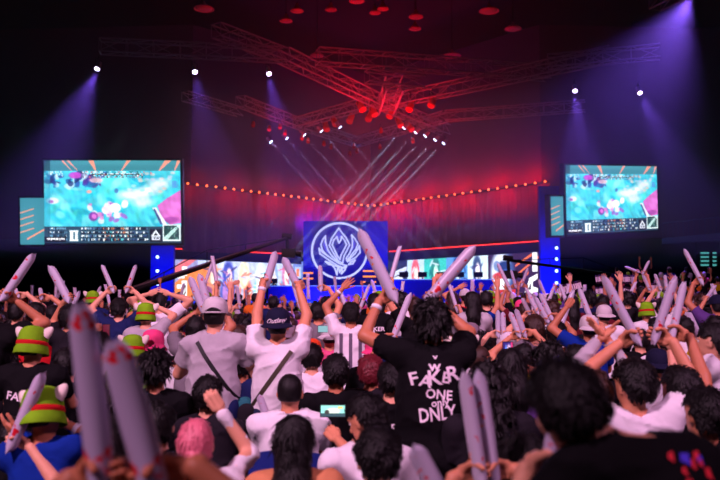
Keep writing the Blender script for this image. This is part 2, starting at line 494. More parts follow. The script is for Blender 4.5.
def game_picture():
    c = Canvas(270, 166, (70, 205, 225))
    rs = np.random.RandomState(3)
    for i in range(70):
        c.blob(rs.rand(), .2 + .6 * rs.rand(), .03 + .08 * rs.rand(), .02 + .05 * rs.rand(),
               [(30, 190, 215), (120, 225, 235), (20, 160, 195), (150, 240, 240), (70, 215, 205)][i % 5], .6, 2, rs.rand() * 3)
    for i in range(60):
        c.blob(.02 + .42 * rs.rand(), .16 + .16 * rs.rand(), .012 + .03 * rs.rand(), .01 + .03 * rs.rand(),
               [(40, 60, 150), (30, 110, 170), (190, 230, 240), (90, 50, 150), (25, 40, 90)][i % 5], .75, 3, rs.rand() * 3)
    c.blob(.23, .18, .05, .04, (190, 70, 190), .9); c.blob(.38, .24, .05, .03, (240, 190, 200), .8)
    for x, y in ((.62,.42),(.70,.40),(.78,.36),(.72,.50),(.84,.28)): c.blob(x, y, .10, .075, (250, 240, 250), .75, 1.3)
    for i in range(26): c.blob(.6 + .35 * rs.rand(), .15 + .25 * rs.rand(), .02, .02, [(255, 200, 190), (240, 225, 250), (120, 220, 220)][i % 3], .6, 2)
    for i in range(30): c.blob(.33 + .27 * rs.rand(), .5 + .24 * rs.rand(), .012 + .02 * rs.rand(), .02 + .02 * rs.rand(), [(250, 200, 225), (230, 130, 200), (255, 245, 250), (160, 90, 190)][i % 4], .8, 3, rs.rand() * 3)
    c.blob(.36, .68, .035, .055, (130, 50, 160), .9); c.blob(.365, .68, .018, .03, (220, 120, 210), .9)
    c.blob(.52, .575, .04, .055, (255, 250, 255), 1, 4); c.blob(.45, .60, .03, .05, (255, 225, 235), .9)
    c.blob(.06, .49, .05, .04, (230, 225, 250), .85); c.blob(.05, .5, .02, .02, (150, 80, 160), .8)
    c.blob(.33, .38, .02, .02, (240, 160, 150), .9); c.blob(.53, .37, .015, .03, (60, 80, 150), .7)
    c.poly([(.83,.55),(.90,.46),(1.0,.36),(1.0,.76),(.92,.78),(.86,.70)], (205, 105, 190)); c.blob(.95, .58, .05, .1, (225, 125, 215), .8, 1.5)
    c.blob(.93,.72,.06,.04,(150,60,150),.7,2)
    c.poly([(.79,.57),(.82,.57),(.90,.78),(.86,.78)], (235, 240, 255)); c.poly([(.80,.60),(.81,.58),(.87,.78),(.85,.78)], (70, 90, 150))
    c.noise(.10, 14, 5)
    c.rect(0, 0, 1, .125, (58, 132, 146)); c.blob(.5, .02, .6, .05, (82, 165, 178), .5, 1)
    for x0, x1, w in ((.13,.20,.012),(.17,.245,.014),(.335,.375,.03),(.615,.565,.022),(.90,.84,.035),(.985,.955,.02)):
        c.poly([(x0-w/3,.0),(x0+w,.0),(x1+w*.3,.125),(x1,.125)], (235, 150, 130))
    c.cells(.0,.135,.14,.2,14,3,[(20,60,90),(220,240,250),(70,110,170)],.7,1)
    c.cells(.27,.135,.74,.215,40,4,[(15,20,40),(235,235,240),(90,110,150),(200,90,90),(30,50,80)],.75,2)
    c.rect(.35,.155,.7,.172,(25,30,50)); c.cells(.36,.157,.69,.17,26,1,[(240,240,240),(90,190,220)],.7,9)
    c.rect(.78,.14,.79,.17,(230,90,80))
    for k in range(4): c.rect(.94+.012*k,.25,.947+.012*k,.33,(90,130,210))
    c.rect(0,.8,1,1,(38, 62, 84)); c.blob(.5,.9,.6,.12,(60,120,140),.45,1)
    for k in range(4):
        y = .815 + k * .044
        c.rect(.27,y,.76,y+.03,(18,28,52)); c.cells(.27,y,.42,y+.03,12,1,[(225,235,240),(120,160,190),(60,90,140)],.8,20+k)
        c.cells(.43,y,.62,y+.03,16,1,[(235,240,240),(190,120,90),(90,190,200),(60,60,100)],.8,30+k)
        c.cells(.63,y,.76,y+.03,10,1,[(225,235,240),(90,120,160),(50,80,130)],.8,40+k)
        c.cells(.03,y,.17,y+.03,12,1,[(225,235,240),(20,25,40),(100,150,180)],.75,50+k)
    c.rect(.0,.925,.16,.985,(8,8,18)); c.cells(.02,.94,.15,.972,14,1,[(245,245,250)],.85,60)
    c.rect(.18,.84,.255,.98,(60,110,130)); c.rect(.19,.85,.21,.975,(240,245,245)); c.rect(.225,.85,.245,.975,(240,245,245)); c.rect(.185,.85,.25,.865,(240,245,245)); c.rect(.185,.96,.25,.975,(240,245,245))
    c.rect(.77,.83,.86,.99,(20,24,44)); c.poly([(.815,.84),(.85,.92),(.78,.92)],(230,235,245)); c.poly([(.815,.87),(.832,.91),(.798,.91)],(20,24,44)); c.rect(.785,.93,.845,.965,(220,225,240)); c.cells(.79,.935,.84,.96,5,1,[(30,30,50)],.8,61)
    c.rect(.865,.775,.995,.975,(225,240,240)); c.rect(.875,.79,.985,.96,(28,70,72))
    c.poly([(.875,.955),(.875,.93),(.97,.79),(.985,.79),(.985,.81),(.90,.96)],(190,225,220)); c.cells(.88,.795,.98,.955,9,8,[(90,150,140),(15,40,50),(150,190,180)],.5,62)
    c.rect(0,.125,.045,.8,(45,150,175),.5)
    c.rect(0,0,.045,.125,(40,85,100))
    return c

M_screen = screen_mat('screen_picture', 1.5)
def side_screen(name, tl, tr, bl, ltl, ltr, lbl, lab, label):
    root = empty(name, tl)
    nrm = (tr - tl).cross(bl - tl).normalized()
    if nrm.y > 0: nrm = -nrm
    back = -nrm
    g = game_picture()
    g.object('picture', tl - tl, tr - tl, bl - tl, M_screen, root)
    c = Canvas(48, 92, (52, 128, 142)); c.blob(.4,.5,.7,.6,(74,150,164),.5,1)
    for y in (.28,.42,.56,.70): c.poly([(.0,y+.03),(.55,y-.06),(.6,y-.04),(.0,y+.06)], (225,150,120), .9)
    c.poly([(.3,.86),(1,.66),(1,.70),(.3,.9)], (225,150,120))
    c.object('lower_picture', ltl - tl, ltr - tl, lbl - tl, M_screen, root)
    fr = MB()
    def slab(a, b, d):
        o = back * .04; e = back * .35
        q = b + (d - a)
        vs = [a + o, b + o, q + o, d + o, a + e, b + e, q + e, d + e]
        fr.add([v - tl for v in vs], [(0,1,2,3),(7,6,5,4),(0,4,5,1),(1,5,6,2),(2,6,7,3),(3,7,4,0)])
    ex = (tr - tl).normalized() * .12; ez = (bl - tl).normalized() * .12
    slab(tl - ex - ez, tr + ex - ez, bl - ex + ez)
    slab(ltl - ex - ez, ltr - ez, lbl - ex + ez)
    fr.build('frame', M_blackm, root)
    tag(root, label, 'screen', 'large screens beside the stage')
    return root
L = 40.0
side_screen('side_screen', at(44, 160.5, L), at(180, 160.5, L), at(44.3, 243, L), at(20, 198, L + .02), at(44, 198, L + .02), at(20.3, 244.5, L + .02), '', 'large left screen showing a turquoise game picture over a status bar')
side_screen('side_screen', at(565.5, 165, 45.5), at(656.5, 166.5, 50), at(566.8, 234.5, 45.5), at(550.5, 196.5, 45.3), at(566, 196.5, 45.6), at(551.5, 235.5, 45.3), '', 'large right screen with the same turquoise game picture, narrower in view')

# the two LED walls on the stage
def figure(c, x, w, hair, skin, body, body2, seed):
    rs = np.random.RandomState(seed)
    c.blob(x, .85, w * .95, .42, body); c.blob(x - w*.3, .8, w*.3, .3, body2, .8)
    c.blob(x, .36, w * .62, .34, hair); c.blob(x + w*.1, .42, w * .34, .22, skin)
    for i in range(12):
        c.blob(x + w * rs.normal() * .7, .15 + .8 * rs.rand(), w * .12, .10, [hair, body, body2, (245, 240, 250), (60, 50, 110)][rs.randint(5)], .7, 3, rs.rand() * 3)
def left_wall():
    c = Canvas(260, 82, (190, 200, 235))
    c.rect(0, 0, .18, 1, (150, 150, 200)); c.poly([(0,.62),(.12,.3),(.28,.0),(.30,.4),(.14,.95),(0,1.0)], (240, 130, 70)); c.poly([(0,.2),(.08,0),(.17,0),(0,.45)], (225, 110, 120))
    figure(c, .29, .07, (235,150,110), (250,215,200), (220,120,90), (120,70,140), 1)
    figure(c, .41, .07, (70,80,180), (245,205,210), (90,100,190), (200,130,200), 2)
    figure(c, .53, .07, (245,225,190), (250,215,205), (230,110,90), (170,190,235), 3)
    figure(c, .66, .06, (225,240,245), (250,220,215), (120,190,210), (240,250,250), 4)
    figure(c, .76, .06, (130,160,220), (250,220,215), (180,200,240), (90,120,200), 5)
    figure(c, .86, .05, (200,120,170), (250,220,215), (90,160,210), (220,90,120), 6)
    c.rect(.92,0,1,1,(110,130,200)); c.rect(.935,.15,.985,.5,(170,190,235)); c.rect(.945,.2,.97,.4,(240,130,100))
    c.noise(.08, 20, 4)
    W = (250, 248, 255)
    c.rect(.065,.17,.105,.40,W); c.rect(.03,.38,.085,.46,W); c.rect(.03,.62,.085,.72,W); c.rect(.065,.52,.105,.92,W); c.rect(.03,.82,.105,.92,W)
    return c
def right_wall():
    c = Canvas(300, 78, (190, 215, 235))
    c.rect(0,0,.145,1,(40,44,80)); c.poly([(.02,.35),(.14,.2),(.14,.3),(.02,.5)],(200,205,230)); c.poly([(.01,.5),(.10,.42),(.13,.6),(.03,.7)],(225,225,240)); c.rect(.02,.75,.13,.82,(90,60,70))
    figure(c, .20, .045, (220,90,100), (250,220,215), (240,240,245), (225,130,130), 11); 
    c.rect(.26,0,.41,1,(60,190,180)); figure(c, .335, .05, (40,130,120), (190,235,215), (30,110,110), (120,220,200), 12)
    c.rect(.41,0,.55,1,(90,150,220)); figure(c, .48, .05, (40,70,150), (150,190,230), (40,90,170), (200,225,250), 13)
    c.rect(.55,0,.68,1,(215,235,245)); figure(c, .61, .045, (60,80,130), (240,225,230), (230,235,245), (80,110,170), 14)
    c.rect(.68,0,1,1,(56,34,70))
    c.blob(.77,.5,.075,.62,(70,90,150)); c.blob(.76,.45,.06,.5,(225,230,245),1,3); c.blob(.78,.35,.045,.16,(40,60,120)); c.blob(.76,.55,.05,.10,(200,60,70)); c.blob(.755,.72,.05,.12,(240,240,250)); c.blob(.79,.5,.02,.12,(60,90,170)); c.rect(.70,.86,.85,1,(190,50,50)); c.blob(.735,.3,.02,.12,(120,140,190))
    for a in ((.85,.30,.95,.05),(.86,.5,.99,.12),(.86,.78,.93,.45)): c.poly([(a[0],a[1]),(a[2],a[3]),(a[2],a[3]+.06),(a[0],a[1]+.05)],(235,110,70))
    W = (250,248,255)
    c.rect(.955,.04,.985,.48,W)
    c.poly([(.90,1),(.935,.62),(.985,.52),(.985,.64),(.955,.70),(.955,.82),(.985,.86),(.985,.98)],W); c.poly([(.925,.88),(.94,.74),(.945,.74),(.945,.88)],(56,34,70))
    c.noise(.06, 20, 8)
    return c
M_led = screen_mat('led_wall_picture', 1.5)
def led_wall(name, tl, tr, bl, canvas, label):
    root = empty(name, Vector((tl.x, tl.y, bl.z)))
    c0 = root.location
    canvas.object('picture', tl - c0, tr - c0, bl - c0, M_led, root)
    n = (tr - tl).cross(bl - tl).normalized()
    if n.y > 0: n = -n
    b = -n
    fr = MB(); q = tr + bl - tl
    ex = (tr - tl).normalized() * .1; ez = Vector((0, 0, .1))
    vs = [tl - ex + ez + b*.05, tr + ex + ez + b*.05, q + ex - ez + b*.05, bl - ex - ez + b*.05]; vs += [v + b*.3 for v in vs]
    fr.add([v - c0 for v in vs], [(0,1,2,3),(7,6,5,4),(0,4,5,1),(1,5,6,2),(2,6,7,3),(3,7,4,0)]); fr.build('frame', M_blackm, root)
    tag(root, label, 'screen', 'picture walls standing on the stage')
la, lb = at(173, 259.5, 50.0), at(303, 261.5, 53.5)
led_wall('stage_screen', la, lb, Vector((la.x, la.y, SZ + .05)), left_wall(), 'wide stage screen with colourful costumed figures left of the crest')
ra_, rb_ = at(387, 259.5, 53.5), at(540, 250.5, 48.6)
rb2 = Vector((rb_.x, rb_.y, ra_.z + (rb_.z - ra_.z)))
led_wall('stage_screen', ra_, rb_, Vector((ra_.x, ra_.y, SZ + .05)), right_wall(), 'wide stage screen with a row of portrait cards right of the crest')

# dark header beams with a thin red light line
def header(p, q, lab):
    root = empty('header_beam', p)
    d = (q - p); n = Vector((d.y, -d.x, 0)).normalized()
    if n.y > 0: n = -n
    up = Vector((0, 0, 1)); mb = MB()
    a, b = p, q
    vs = [a - up*.62, b - up*.62, b, a]; vs += [v - n*.35 for v in vs]
    mb.add([v - p for v in vs], [(0,1,2,3),(7,6,5,4),(0,4,5,1),(1,5,6,2),(2,6,7,3),(3,7,4,0)]).build('beam', M_navy, root)
    MB().tube(a - p + n*.05 + up*.03, b - p + n*.05 + up*.03, .035).build('light_strip', emat('red_strip', (255, 50, 40), 2.2), root)
    tag(root, lab, 'stage set', 'header beams over the stage screens')
header(at(171, 249, 49.6), at(301.5, 255, 53.0), 'navy header beam with a red light line over the costumed figures')
header(at(389.5, 252, 53.0), at(541, 241.5, 48.2), 'navy header beam with a red light line over the portrait cards')

# blue side wings with rows of lamps
def wing(xa, xb, yt, Y, dots, lab):
    a, b = at(xa, 300, Y), at(xb, 300, Y); t = at(xa, yt, Y)
    root = empty('side_wing', (a.x, Y, 0))
    MB().box((0, 0, 0), (b.x - a.x, .4, t.z)).build('panel', M_blue, root)
    for (x, y) in dots:
        p = at(x, y, Y - .12)
        h = MB().tube(p - root.location + Vector((0, .12, 0)), p - root.location, .09, n=8).build('lamp_housing', M_blackm, root)
        MB().tube(p - root.location, p - root.location - Vector((0, .04, 0)), .09, n=8).build('lens', emat('cold_lamp', (150, 180, 255), 6), h)
    tag(root, lab, 'stage set', 'blue side wings of the stage')
wing(150, 173, 205, 46, [(157.5, y) for y in (244, 257, 271, 284, 297)], 'blue wing panel with a column of cold lamps right of the large left screen')
wing(541, 561, 186, 46.5, [(556.5, y) for y in (236, 248, 259, 271, 283)], 'blue wing panel with a column of cold lamps under the large right screen')

# desks with monitors
def desk(xa, xb, ytop, Y, lab):
    a, b = at(xa, ytop, Y), at(xb, ytop, Y)
    root = empty('player_desk', (a.x, Y, SZ)); w = b.x - a.x; h = a.z - SZ
    MB().box((0, 0, h - .05), (w, .9, h)).build('desktop', M_navy, root)
    MB().box((.03, .02, 0), (w - .03, .08, h - .05)).build('front_panel', M_blue, root)
    MB().box((0, -.03, h - .05), (w, .0, h)).build('edge_light', emat('desk_edge', (110, 140, 255), 1.1), root)
    tag(root, lab, 'desk', 'long player desks on the stage')
    return a, b, h
DL = desk(258, 384, 285.5, 50.2, 'long blue fronted desk of the players left of and below the crest')
DR = desk(390, 494, 279.0, 49.0, 'long blue fronted desk of the players under the portrait cards')
mon = None
def monitor(p, lab):
    root = empty('monitor', p)
    MB().box((-.29, 0, .12), (.29, .04, .46)).build('casing', M_blackm, root)
    MB().box((-.03, .03, 0), (.03, .07, .2)).build('stand', M_blackm, root)
    MB().box((-.13, -.02, 0), (.13, .16, .015)).build('foot', M_blackm, root)
    tag(root, lab, 'monitor', 'monitors on the player desks')
for (a, b, h), y0, who in ((DL, 50.75, 'desk below the crest and costumed figures'), (DR, 49.55, 'desk under the portrait cards')):
    xs = np.linspace(a.x + .9, b.x - .9, 5)
    for k, x in enumerate(xs):
        monitor((x, y0, SZ + h), ['leftmost', 'second from the left', 'middle', 'second from the right', 'rightmost'][k] + ' black monitor on the ' + who)

# camera jibs
def jib(tip, base, r0, r1, lab, pts_head):
    root = empty('camera_jib', base)
    a, b = Vector((0, 0, 0)), tip - base
    MB().tube(a, b, r0, r1, n=8).build('boom', M_blackm, root)
    m = MB(); up = Vector((0, 0, .55))
    m.path([a, a.lerp(b, .45) + up, b], .02, n=4)
    for t in (.2, .45, .7): m.tube(a.lerp(b, t), a.lerp(b, t) + up * (1 - abs(t - .45) * 2) * .9, .02, n=4)
    m.build('brace_cable', M_blackm, root)
    hm = MB()
    hm.tube(b, b + Vector((.02, 0, -.45)), .07, n=8); hm.box((b.x - .2, b.y - .2, b.z - .8), (b.x + .35, b.y + .15, b.z - .45)); hm.tube(b + Vector((.35, 0, -.62)), b + Vector((.6, -.02, -.66)), .1, .13, n=10)
    hm.tube(b + Vector((-.2, 0, .1)), b + Vector((.2, 0, .05)), .12, n=8)
    hm.build('camera_head', M_blackm, root)
    return tag(root, lab, 'camera crane', 'camera cranes in front of the stage')
jib(at(287, 238, 32), at(126, 292, 26), .13, .07, 'long black camera crane rising across the left stage screen', None)
jib(at(508, 260, 33), at(640, 278, 36), .05, .07, 'black camera crane reaching in from the right over the portrait cards', None)
bm = MB(); p0 = at(126, 292, 26); bm.tube((p0.x, 26, 0), (p0.x, 26, p0.z), .12); bm.tube((p0.x-.7,25.6,0),(p0.x,26,.9),.05); bm.tube((p0.x+.7,25.6,0),(p0.x,26,.9),.05); bm.tube((p0.x,26.8,0),(p0.x,26,.9),.05)
tag(bm.build('crane_stand', M_blackm), 'black tripod column carrying the long camera crane', 'tripod')
bm = MB(); p0 = at(640, 278, 36); bm.tube((p0.x, 36, 0), (p0.x, 36, p0.z), .12); bm.tube((p0.x-.7,35.6,0),(p0.x,36,.9),.05); bm.tube((p0.x+.7,35.6,0),(p0.x,36,.9),.05)
tag(bm.build('crane_stand', M_blackm), 'black column carrying the shorter camera crane at the tribune', 'tripod')

# right tribune, with its balcony and lit windows
tr_ = empty('tribune', (9.8, 24, 0))
tb = MB()
TRI = [(7.2 + .0, 24 + 1.6 * i, .19 * (i + 1)) for i in range(6)]
for x, y, z in TRI: tb.box((0, y - 24, 0), (16, y - 24 + 1.6, z))
tb.build('steps', M_dark, tr_)
tag(tr_, 'stepped dark seating tribune on the right under the spectators', 'tribune')
bal = empty('balcony', (0, 0, 0)); b0, b1 = at(663, 238, 47), at(740, 231, 43)
m = MB(); m.add([b0, b1, b1 - Vector((0,0,.35)), b0 - Vector((0,0,.35)), b0 + Vector((.5,1.5,0)), b1 + Vector((.5,1.5,0)), b1 + Vector((.5,1.5,-.35)), b0 + Vector((.5,1.5,-.35))],
      [(0,1,2,3),(7,6,5,4),(0,4,5,1),(1,5,6,2),(2,6,7,3),(3,7,4,0)]); m.build('slab', mat('balcony_grey', (70, 66, 90), rough=.8), bal)
m = MB(); m.tube(b0 + Vector((0,0,.9)), b1 + Vector((0,0,.9)), .03)
for i in range(15): p = b0.lerp(b1, i / 14); m.tube(p, p + Vector((0,0,.9)), .02, n=4)
m.build('railing', mat('rail_grey', (60, 60, 80)), bal)
tag(bal, 'dim balcony with a thin railing right of the large right screen', 'balcony')
mw = MB(); p = at(714, 268, 46)
ws = empty('lit_wall_panel', at(709, 276, 46)); c0 = ws.location
MB().box((-.7, .05, -.3), (.7, .12, 2.0)).build('backing', M_dark, ws)
for k, y in enumerate((253, 257, 261, 265)):
    for xx, ww in ((701, 8), (713, 3.5)):
        a, b = at(xx, y, 46) - c0, at(xx + ww, y, 46) - c0
        MB().box((a.x, 0, a.z - .05), (b.x, .05, a.z + .05)).build('lit_slot', emat('teal_slot', (90, 190, 190), .7), ws)
a = at(704, 273.5, 46) - c0
MB().box((a.x - .06, 0, a.z - .05), (a.x + .08, .05, a.z + .05)).build('yellow_light', emat('yellow_slot', (240, 220, 110), 1.5), ws)
tag(ws, 'small panel of teal lit slots at the far right edge of the hall', 'lights')

# ================================================================== roof rig
def truss(p, q, w, lab, bay=.9):
    root = empty('lighting_truss', p)
    d = (q - p); L = d.length; d.normalize()
    s = d.cross(Vector((0, 0, 1))).normalized() * (w / 2); u = Vector((0, 0, w / 2))
    cs = [s + u, -s + u, -s - u, s - u]
    for c in cs: MB().tube(c, q - p + c, .035, n=5).build('chord', M_alu, root)
    m = MB(); n = max(2, int(L / bay))
    for i in range(n):
        a, b = d * (L * i / n), d * (L * (i + 1) / n)
        for j in range(4):
            c0, c1 = cs[j], cs[(j + 1) % 4]
            if i % 2: c0, c1 = c1, c0
            m.tube(a + c0, b + c1, .018, n=4, cap=False)
        for j in range(4): m.tube(a + cs[j], a + cs[(j+1) % 4], .018, n=4, cap=False)
    m.build('bracing', M_alu, root)
    tag(root, lab, 'truss', 'roof trusses of the lighting rig')
    return root
ZR = 11.0
TR = [((283,55),(383,103),ZR,.55,'truss running down from upper left to the hub of the red star rig'),
      ((383,103),(446,130),ZR,.55,'short truss running from the hub of the star rig towards the stage right'),
      ((383,103),(612,54),ZR,.55,'truss running up right from the hub of the star rig'),
      ((318,56),(548,73),ZR+.5,.6,'nearly level truss crossing above the hub of the star rig'),
      ((367,76),(423,83),ZR-.3,.5,'short level truss piece hanging just above the hub'),
      ((395,82),(386,108),ZR-.4,.7,'short ladder truss hanging over the hub of the star rig'),
      ((240,101),(297,123),ZR,.5,'low left truss running down to the lower rig corner'),
      ((297,123),(375,101),ZR,.5,'truss rising from the lower left rig corner to the hub'),
      ((297,123),(357,142),ZR,.5,'truss running from the lower left corner down to the stage point'),
      ((357,142),(446,116),ZR,.5,'truss rising from the stage point to the right'),
      ((446,116),(585,106),ZR,.5,'dim truss running off right towards the purple spotlights'),
      ((100,46),(283,55),ZR,.5,'dim truss running off left above the purple spotlights'),
      ((216,30),(283,55),ZR+.6,.5,'dim truss at upper left coming down to the rig'),
      ((185,96),(240,112),ZR-.5,.4,'faint truss piece below the middle purple spotlight'),
      ((548,62),(660,52),ZR,.5,'faint truss at the far right above the purple spotlights'),
      ((655,3),(700,-20),ZR+1,.5,'dim truss at the upper right corner')]
for a, b, z, w, lab in TR: truss(on_plane(*a, z), on_plane(*b, z), w, lab)

M_can = mat('lamp_body', (150, 140, 150), rough=.5)
M_can_redlit = mat('lamp_body_redlit', (230, 40, 40), rough=.45)  # red light on the housings put into their colour
def aim(o, d):
    o.rotation_euler = Vector(d).to_track_quat('-Z', 'Y').to_euler()
def fixture(p, d, size, lab, group, lens=None, body=None):
    """p = lens position, d = direction it points"""
    root = empty('stage_lamp', p); d = Vector(d).normalized()
    MB().tube(Vector((0,0,0)) - d*.02, -d * size * 1.5, size * .52, size * .4, n=10).build('lamp_housing', body or M_can, root, smooth=False)
    m = MB(); s = d.orthogonal().normalized() * size * .6
    m.tube(s - d*size*.7, s - d*size*.7 + Vector((0,0,size*1.2)), size*.06, n=4); m.tube(-s - d*size*.7, -s - d*size*.7 + Vector((0,0,size*1.2)), size*.06, n=4)
    m.tube(s - d*size*.7 + Vector((0,0,size*1.2)), -s - d*size*.7 + Vector((0,0,size*1.2)), size*.06, n=4)
    m.tube(-d*size*.7 + Vector((0,0,size*1.2)), -d*size*.7 + Vector((0,0,size*1.9)), size*.06, n=4)
    m.build('yoke', M_blackm, root)
    MB().tube(Vector((0,0,0)) - d*.02, d*.02, size*.42, n=10).build('lens', lens or M_blackm, root)
    tag(root, lab, 'stage light', group)
    return root
def spot(p, d, col, power, ang, blend=.4, rad=.05, name='spotlight'):
    l = bpy.data.lights.new(name, 'SPOT'); l.color = col; l.energy = power; l.spot_size = math.radians(ang); l.spot_blend = blend
    l.shadow_soft_size = rad
    o = bpy.data.objects.new(name, l); COL.objects.link(o); o.location = p; aim(o, d); return o
def area(p, d, col, power, sx, sy, name='area_light', spread=180, along=None):
    l = bpy.data.lights.new(name, 'AREA'); l.shape = 'RECTANGLE'; l.size = sx; l.size_y = sy; l.color = col; l.energy = power; l.spread = math.radians(spread)
    o = bpy.data.objects.new(name, l); COL.objects.link(o); o.location = p; aim(o, d)
    z = -Vector(d).normalized(); x = Vector(along or (1, 0, 0)); x = (x - z * x.dot(z)).normalized()
    o.rotation_euler = Matrix((x, z.cross(x), z)).transposed().to_euler()
    return o

# ================================================================== people
SKINS = [mat('skin_warm', (214, 140, 104), rough=.5, spec=.4, var=.05, vscale=12), mat('skin_tan', (190, 116, 82), rough=.5, var=.05, vscale=12),
         mat('skin_light', (228, 162, 130), rough=.5, var=.05, vscale=12)]
HAIRS = {'black': mat('hair_black', (15, 11, 13), rough=.5, bump=.5, bscale=120, spec=.3), 'brown': mat('hair_brown', (58, 34, 26), rough=.45, bump=.5, bscale=90),
         'pink': mat('hair_pink', (222, 110, 130), rough=.5, bump=.4, bscale=70), 'maroon': mat('hair_maroon', (110, 28, 40), rough=.5, bump=.4, bscale=70)}
CL = {'white': cloth('white', (232, 226, 232)), 'grey': cloth('grey', (120, 112, 120)), 'lgrey': cloth('light_grey', (180, 172, 180)), 'black': cloth('black', (13, 11, 15)), 'charcoal': cloth('charcoal', (30, 26, 33)),
      'navy': cloth('navy', (28, 36, 84)), 'blue': cloth('blue', (12, 44, 140)), 'red': cloth('red', (200, 26, 36)), 'pink': cloth('pink', (236, 90, 140)),
      'purple': cloth('purple', (92, 60, 128)), 'yellow': cloth('yellow', (240, 200, 24)), 'orange': cloth('orange', (240, 120, 40)), 'beige': cloth('beige', (214, 140, 96)),
      'maroon': cloth('maroon', (96, 22, 34)), 'denim': cloth('denim', (34, 42, 72)), 'teal': cloth('teal', (40, 100, 110)), 'green': cloth('green', (150, 205, 30)), 'brown': cloth('brown', (90, 60, 46))}
M_cap = {'white': cloth('cap_white', (205, 196, 200)), 'navy': cloth('cap_navy', (26, 26, 52)), 'grey': cloth('cap_grey', (128, 110, 122)), 'black': cloth('cap_black', (16, 15, 18)), 'pink': cloth('cap_pink', (240, 70, 130)), 'orange': cloth('cap_orange', (220, 70, 34)), 'green': cloth('cap_green', (122, 176, 26), var=.18), 'lwhite': cloth('cap_offwhite', (214, 204, 214))}
M_bandr = cloth('band_red', (190, 24, 30)); M_ear = cloth('ear_cream', (232, 215, 205))
M_wrist = mat('wristband_white', (235, 232, 240), rough=.5)
M_strap = mat('strap_black', (16, 16, 20), rough=.6); M_strapo = mat('strap_olive', (70, 62, 48), rough=.7)
M_print = mat('shirt_print_white', (240, 226, 234), rough=.7)

# ---- hands (right hand; wrist at origin, fingers along +Z, palm faces -Y, thumb on +X side)
def hand_mesh(kind, h=.004):
    s = SDF(h, .008)
    s.cap((0, 0, -.02), (0, 0, .01), .024, .026, sq=.75)
    s.cap((-.022, 0, .02), (-.026, 0, .082), .016, .014); s.cap((.0, 0, .015), (0, 0, .088), .019, .015); s.cap((.022, 0, .02), (.026, 0, .086), .016, .014)
    s.cap((.02, -.008, .025), (.03, -.012, .05), .016, .014)
    fx = [(.028, .086, .072, .0085), (.0095, .09, .080, .009), (-.0095, .088, .075, .0085), (-.027, .08, .060, .0075)]
    curl = {'open': (8, 12, 10), 'flat': (2, 4, 3), 'fist': (52, 70, 45), 'grip': (38, 52, 42), 'relaxed': (25, 35, 20)}[kind]
    spread = {'open': 9, 'flat': 1.5, 'fist': 0, 'grip': 2, 'relaxed': 2}[kind]
    for i, (x, z, L, r) in enumerate(fx):
        a = math.radians((1.5 - i) * spread); th = 0
        p = np.array([x, 0, z])
        for seg, (fr, c) in enumerate(zip((.45, .31, .24), curl)):
            th += math.radians(c + (i * 1.5))
            d = np.array([math.sin(a) * math.cos(th), -math.sin(th), math.cos(th) * math.cos(a)])
            q = p + d * L * fr
            s.cap(p, q, r * (1 - .07 * seg), r * (1 - .07 * (seg + 1)), k=.003); p = q
    tdir = {'open': ((.045, -.012, .055), (.066, -.02, .085), (.078, -.024, .108)), 'flat': ((.038, -.012, .055), (.046, -.016, .085), (.046, -.016, .108)),
            'fist': ((.038, -.03, .05), (.028, -.052, .072), (.006, -.058, .078)), 'grip': ((.042, -.034, .045), (.040, -.062, .062), (.028, -.082, .074)),
            'relaxed': ((.038, -.02, .055), (.044, -.032, .08), (.042, -.04, .10))}[kind]
    p = (.022, -.006, .02)
    for q, r in zip(tdir, (.0125, .011, .0095)): s.cap(p, q, r + .001, r, k=.005); p = q
    return s.run()
HANDS = {k: hand_mesh(k) for k in ('open', 'flat', 'fist', 'grip', 'relaxed')}
HANDS_LO = {k: hand_mesh(k, .008) for k in ('open', 'flat', 'fist', 'grip')}
HANDS_LO['relaxed'] = HANDS_LO['fist']

def ridge(amp, freq, seed):
    f1 = wob(1.0, freq, seed, n=3, aniso=(1, .6, .8)); f2 = wob(1.0, freq * 1.9, seed + 3, n=3, aniso=(.8, .6, 1))
    return lambda X, Y, Z: -amp * (np.exp(-6 * np.abs(f1(X, Y, Z))) - .25 + .6 * np.exp(-6 * np.abs(f2(X, Y, Z))))

def rot3(yaw, pitch, roll):
    return np.array(Matrix.Rotation(math.radians(yaw), 3, 'Z') @ Matrix.Rotation(math.radians(pitch), 3, 'X') @ Matrix.Rotation(math.radians(roll), 3, 'Y'))

def ik(S, W, L1, L2, pole):
    d = W - S; L = d.length
    if L > (L1 + L2) * .995: W = S + d * ((L1 + L2) * .995 / L); d = W - S; L = d.length
    L = max(L, .08)
    a = (L1 * L1 - L2 * L2 + L * L) / (2 * L)
    hh = math.sqrt(max(L1 * L1 - a * a, 0)); u = d.normalized()
    pl = pole - u * pole.dot(u)
    if pl.length < 1e-4: pl = u.orthogonal()
    return S + u * a + pl.normalized() * hh, W

ARM = {  # local wrist target (right side, x mirrored for the left), pole, hand kind
    'down': ((.27, .06, .76), (.5, -1, 0), 'relaxed'), 'lap': ((.12, .34, .70), (.6, -.6, -.4), 'relaxed'),
    'clap': ((.035, .30, 1.30), (.9, -.2, -.8), 'flat'), 'claphigh': ((.05, .22, 1.72), (1, .1, -.4), 'flat'),
    'up': ((.30, .06, 1.93), (1, .2, -.2), 'open'), 'upfist': ((.26, .06, 1.95), (1, .2, -.2), 'grip'), 'uphigh': ((.16, .10, 2.0), (1, .3, 0), 'grip'),
    'phone': ((.12, .36, 1.50), (.8, -.2, -.8), 'grip'), 'front': ((.20, .38, 1.22), (.6, -.4, -.8), 'grip'), 'head': ((.13, -.02, 1.70), (1, .2, 0), 'open')}

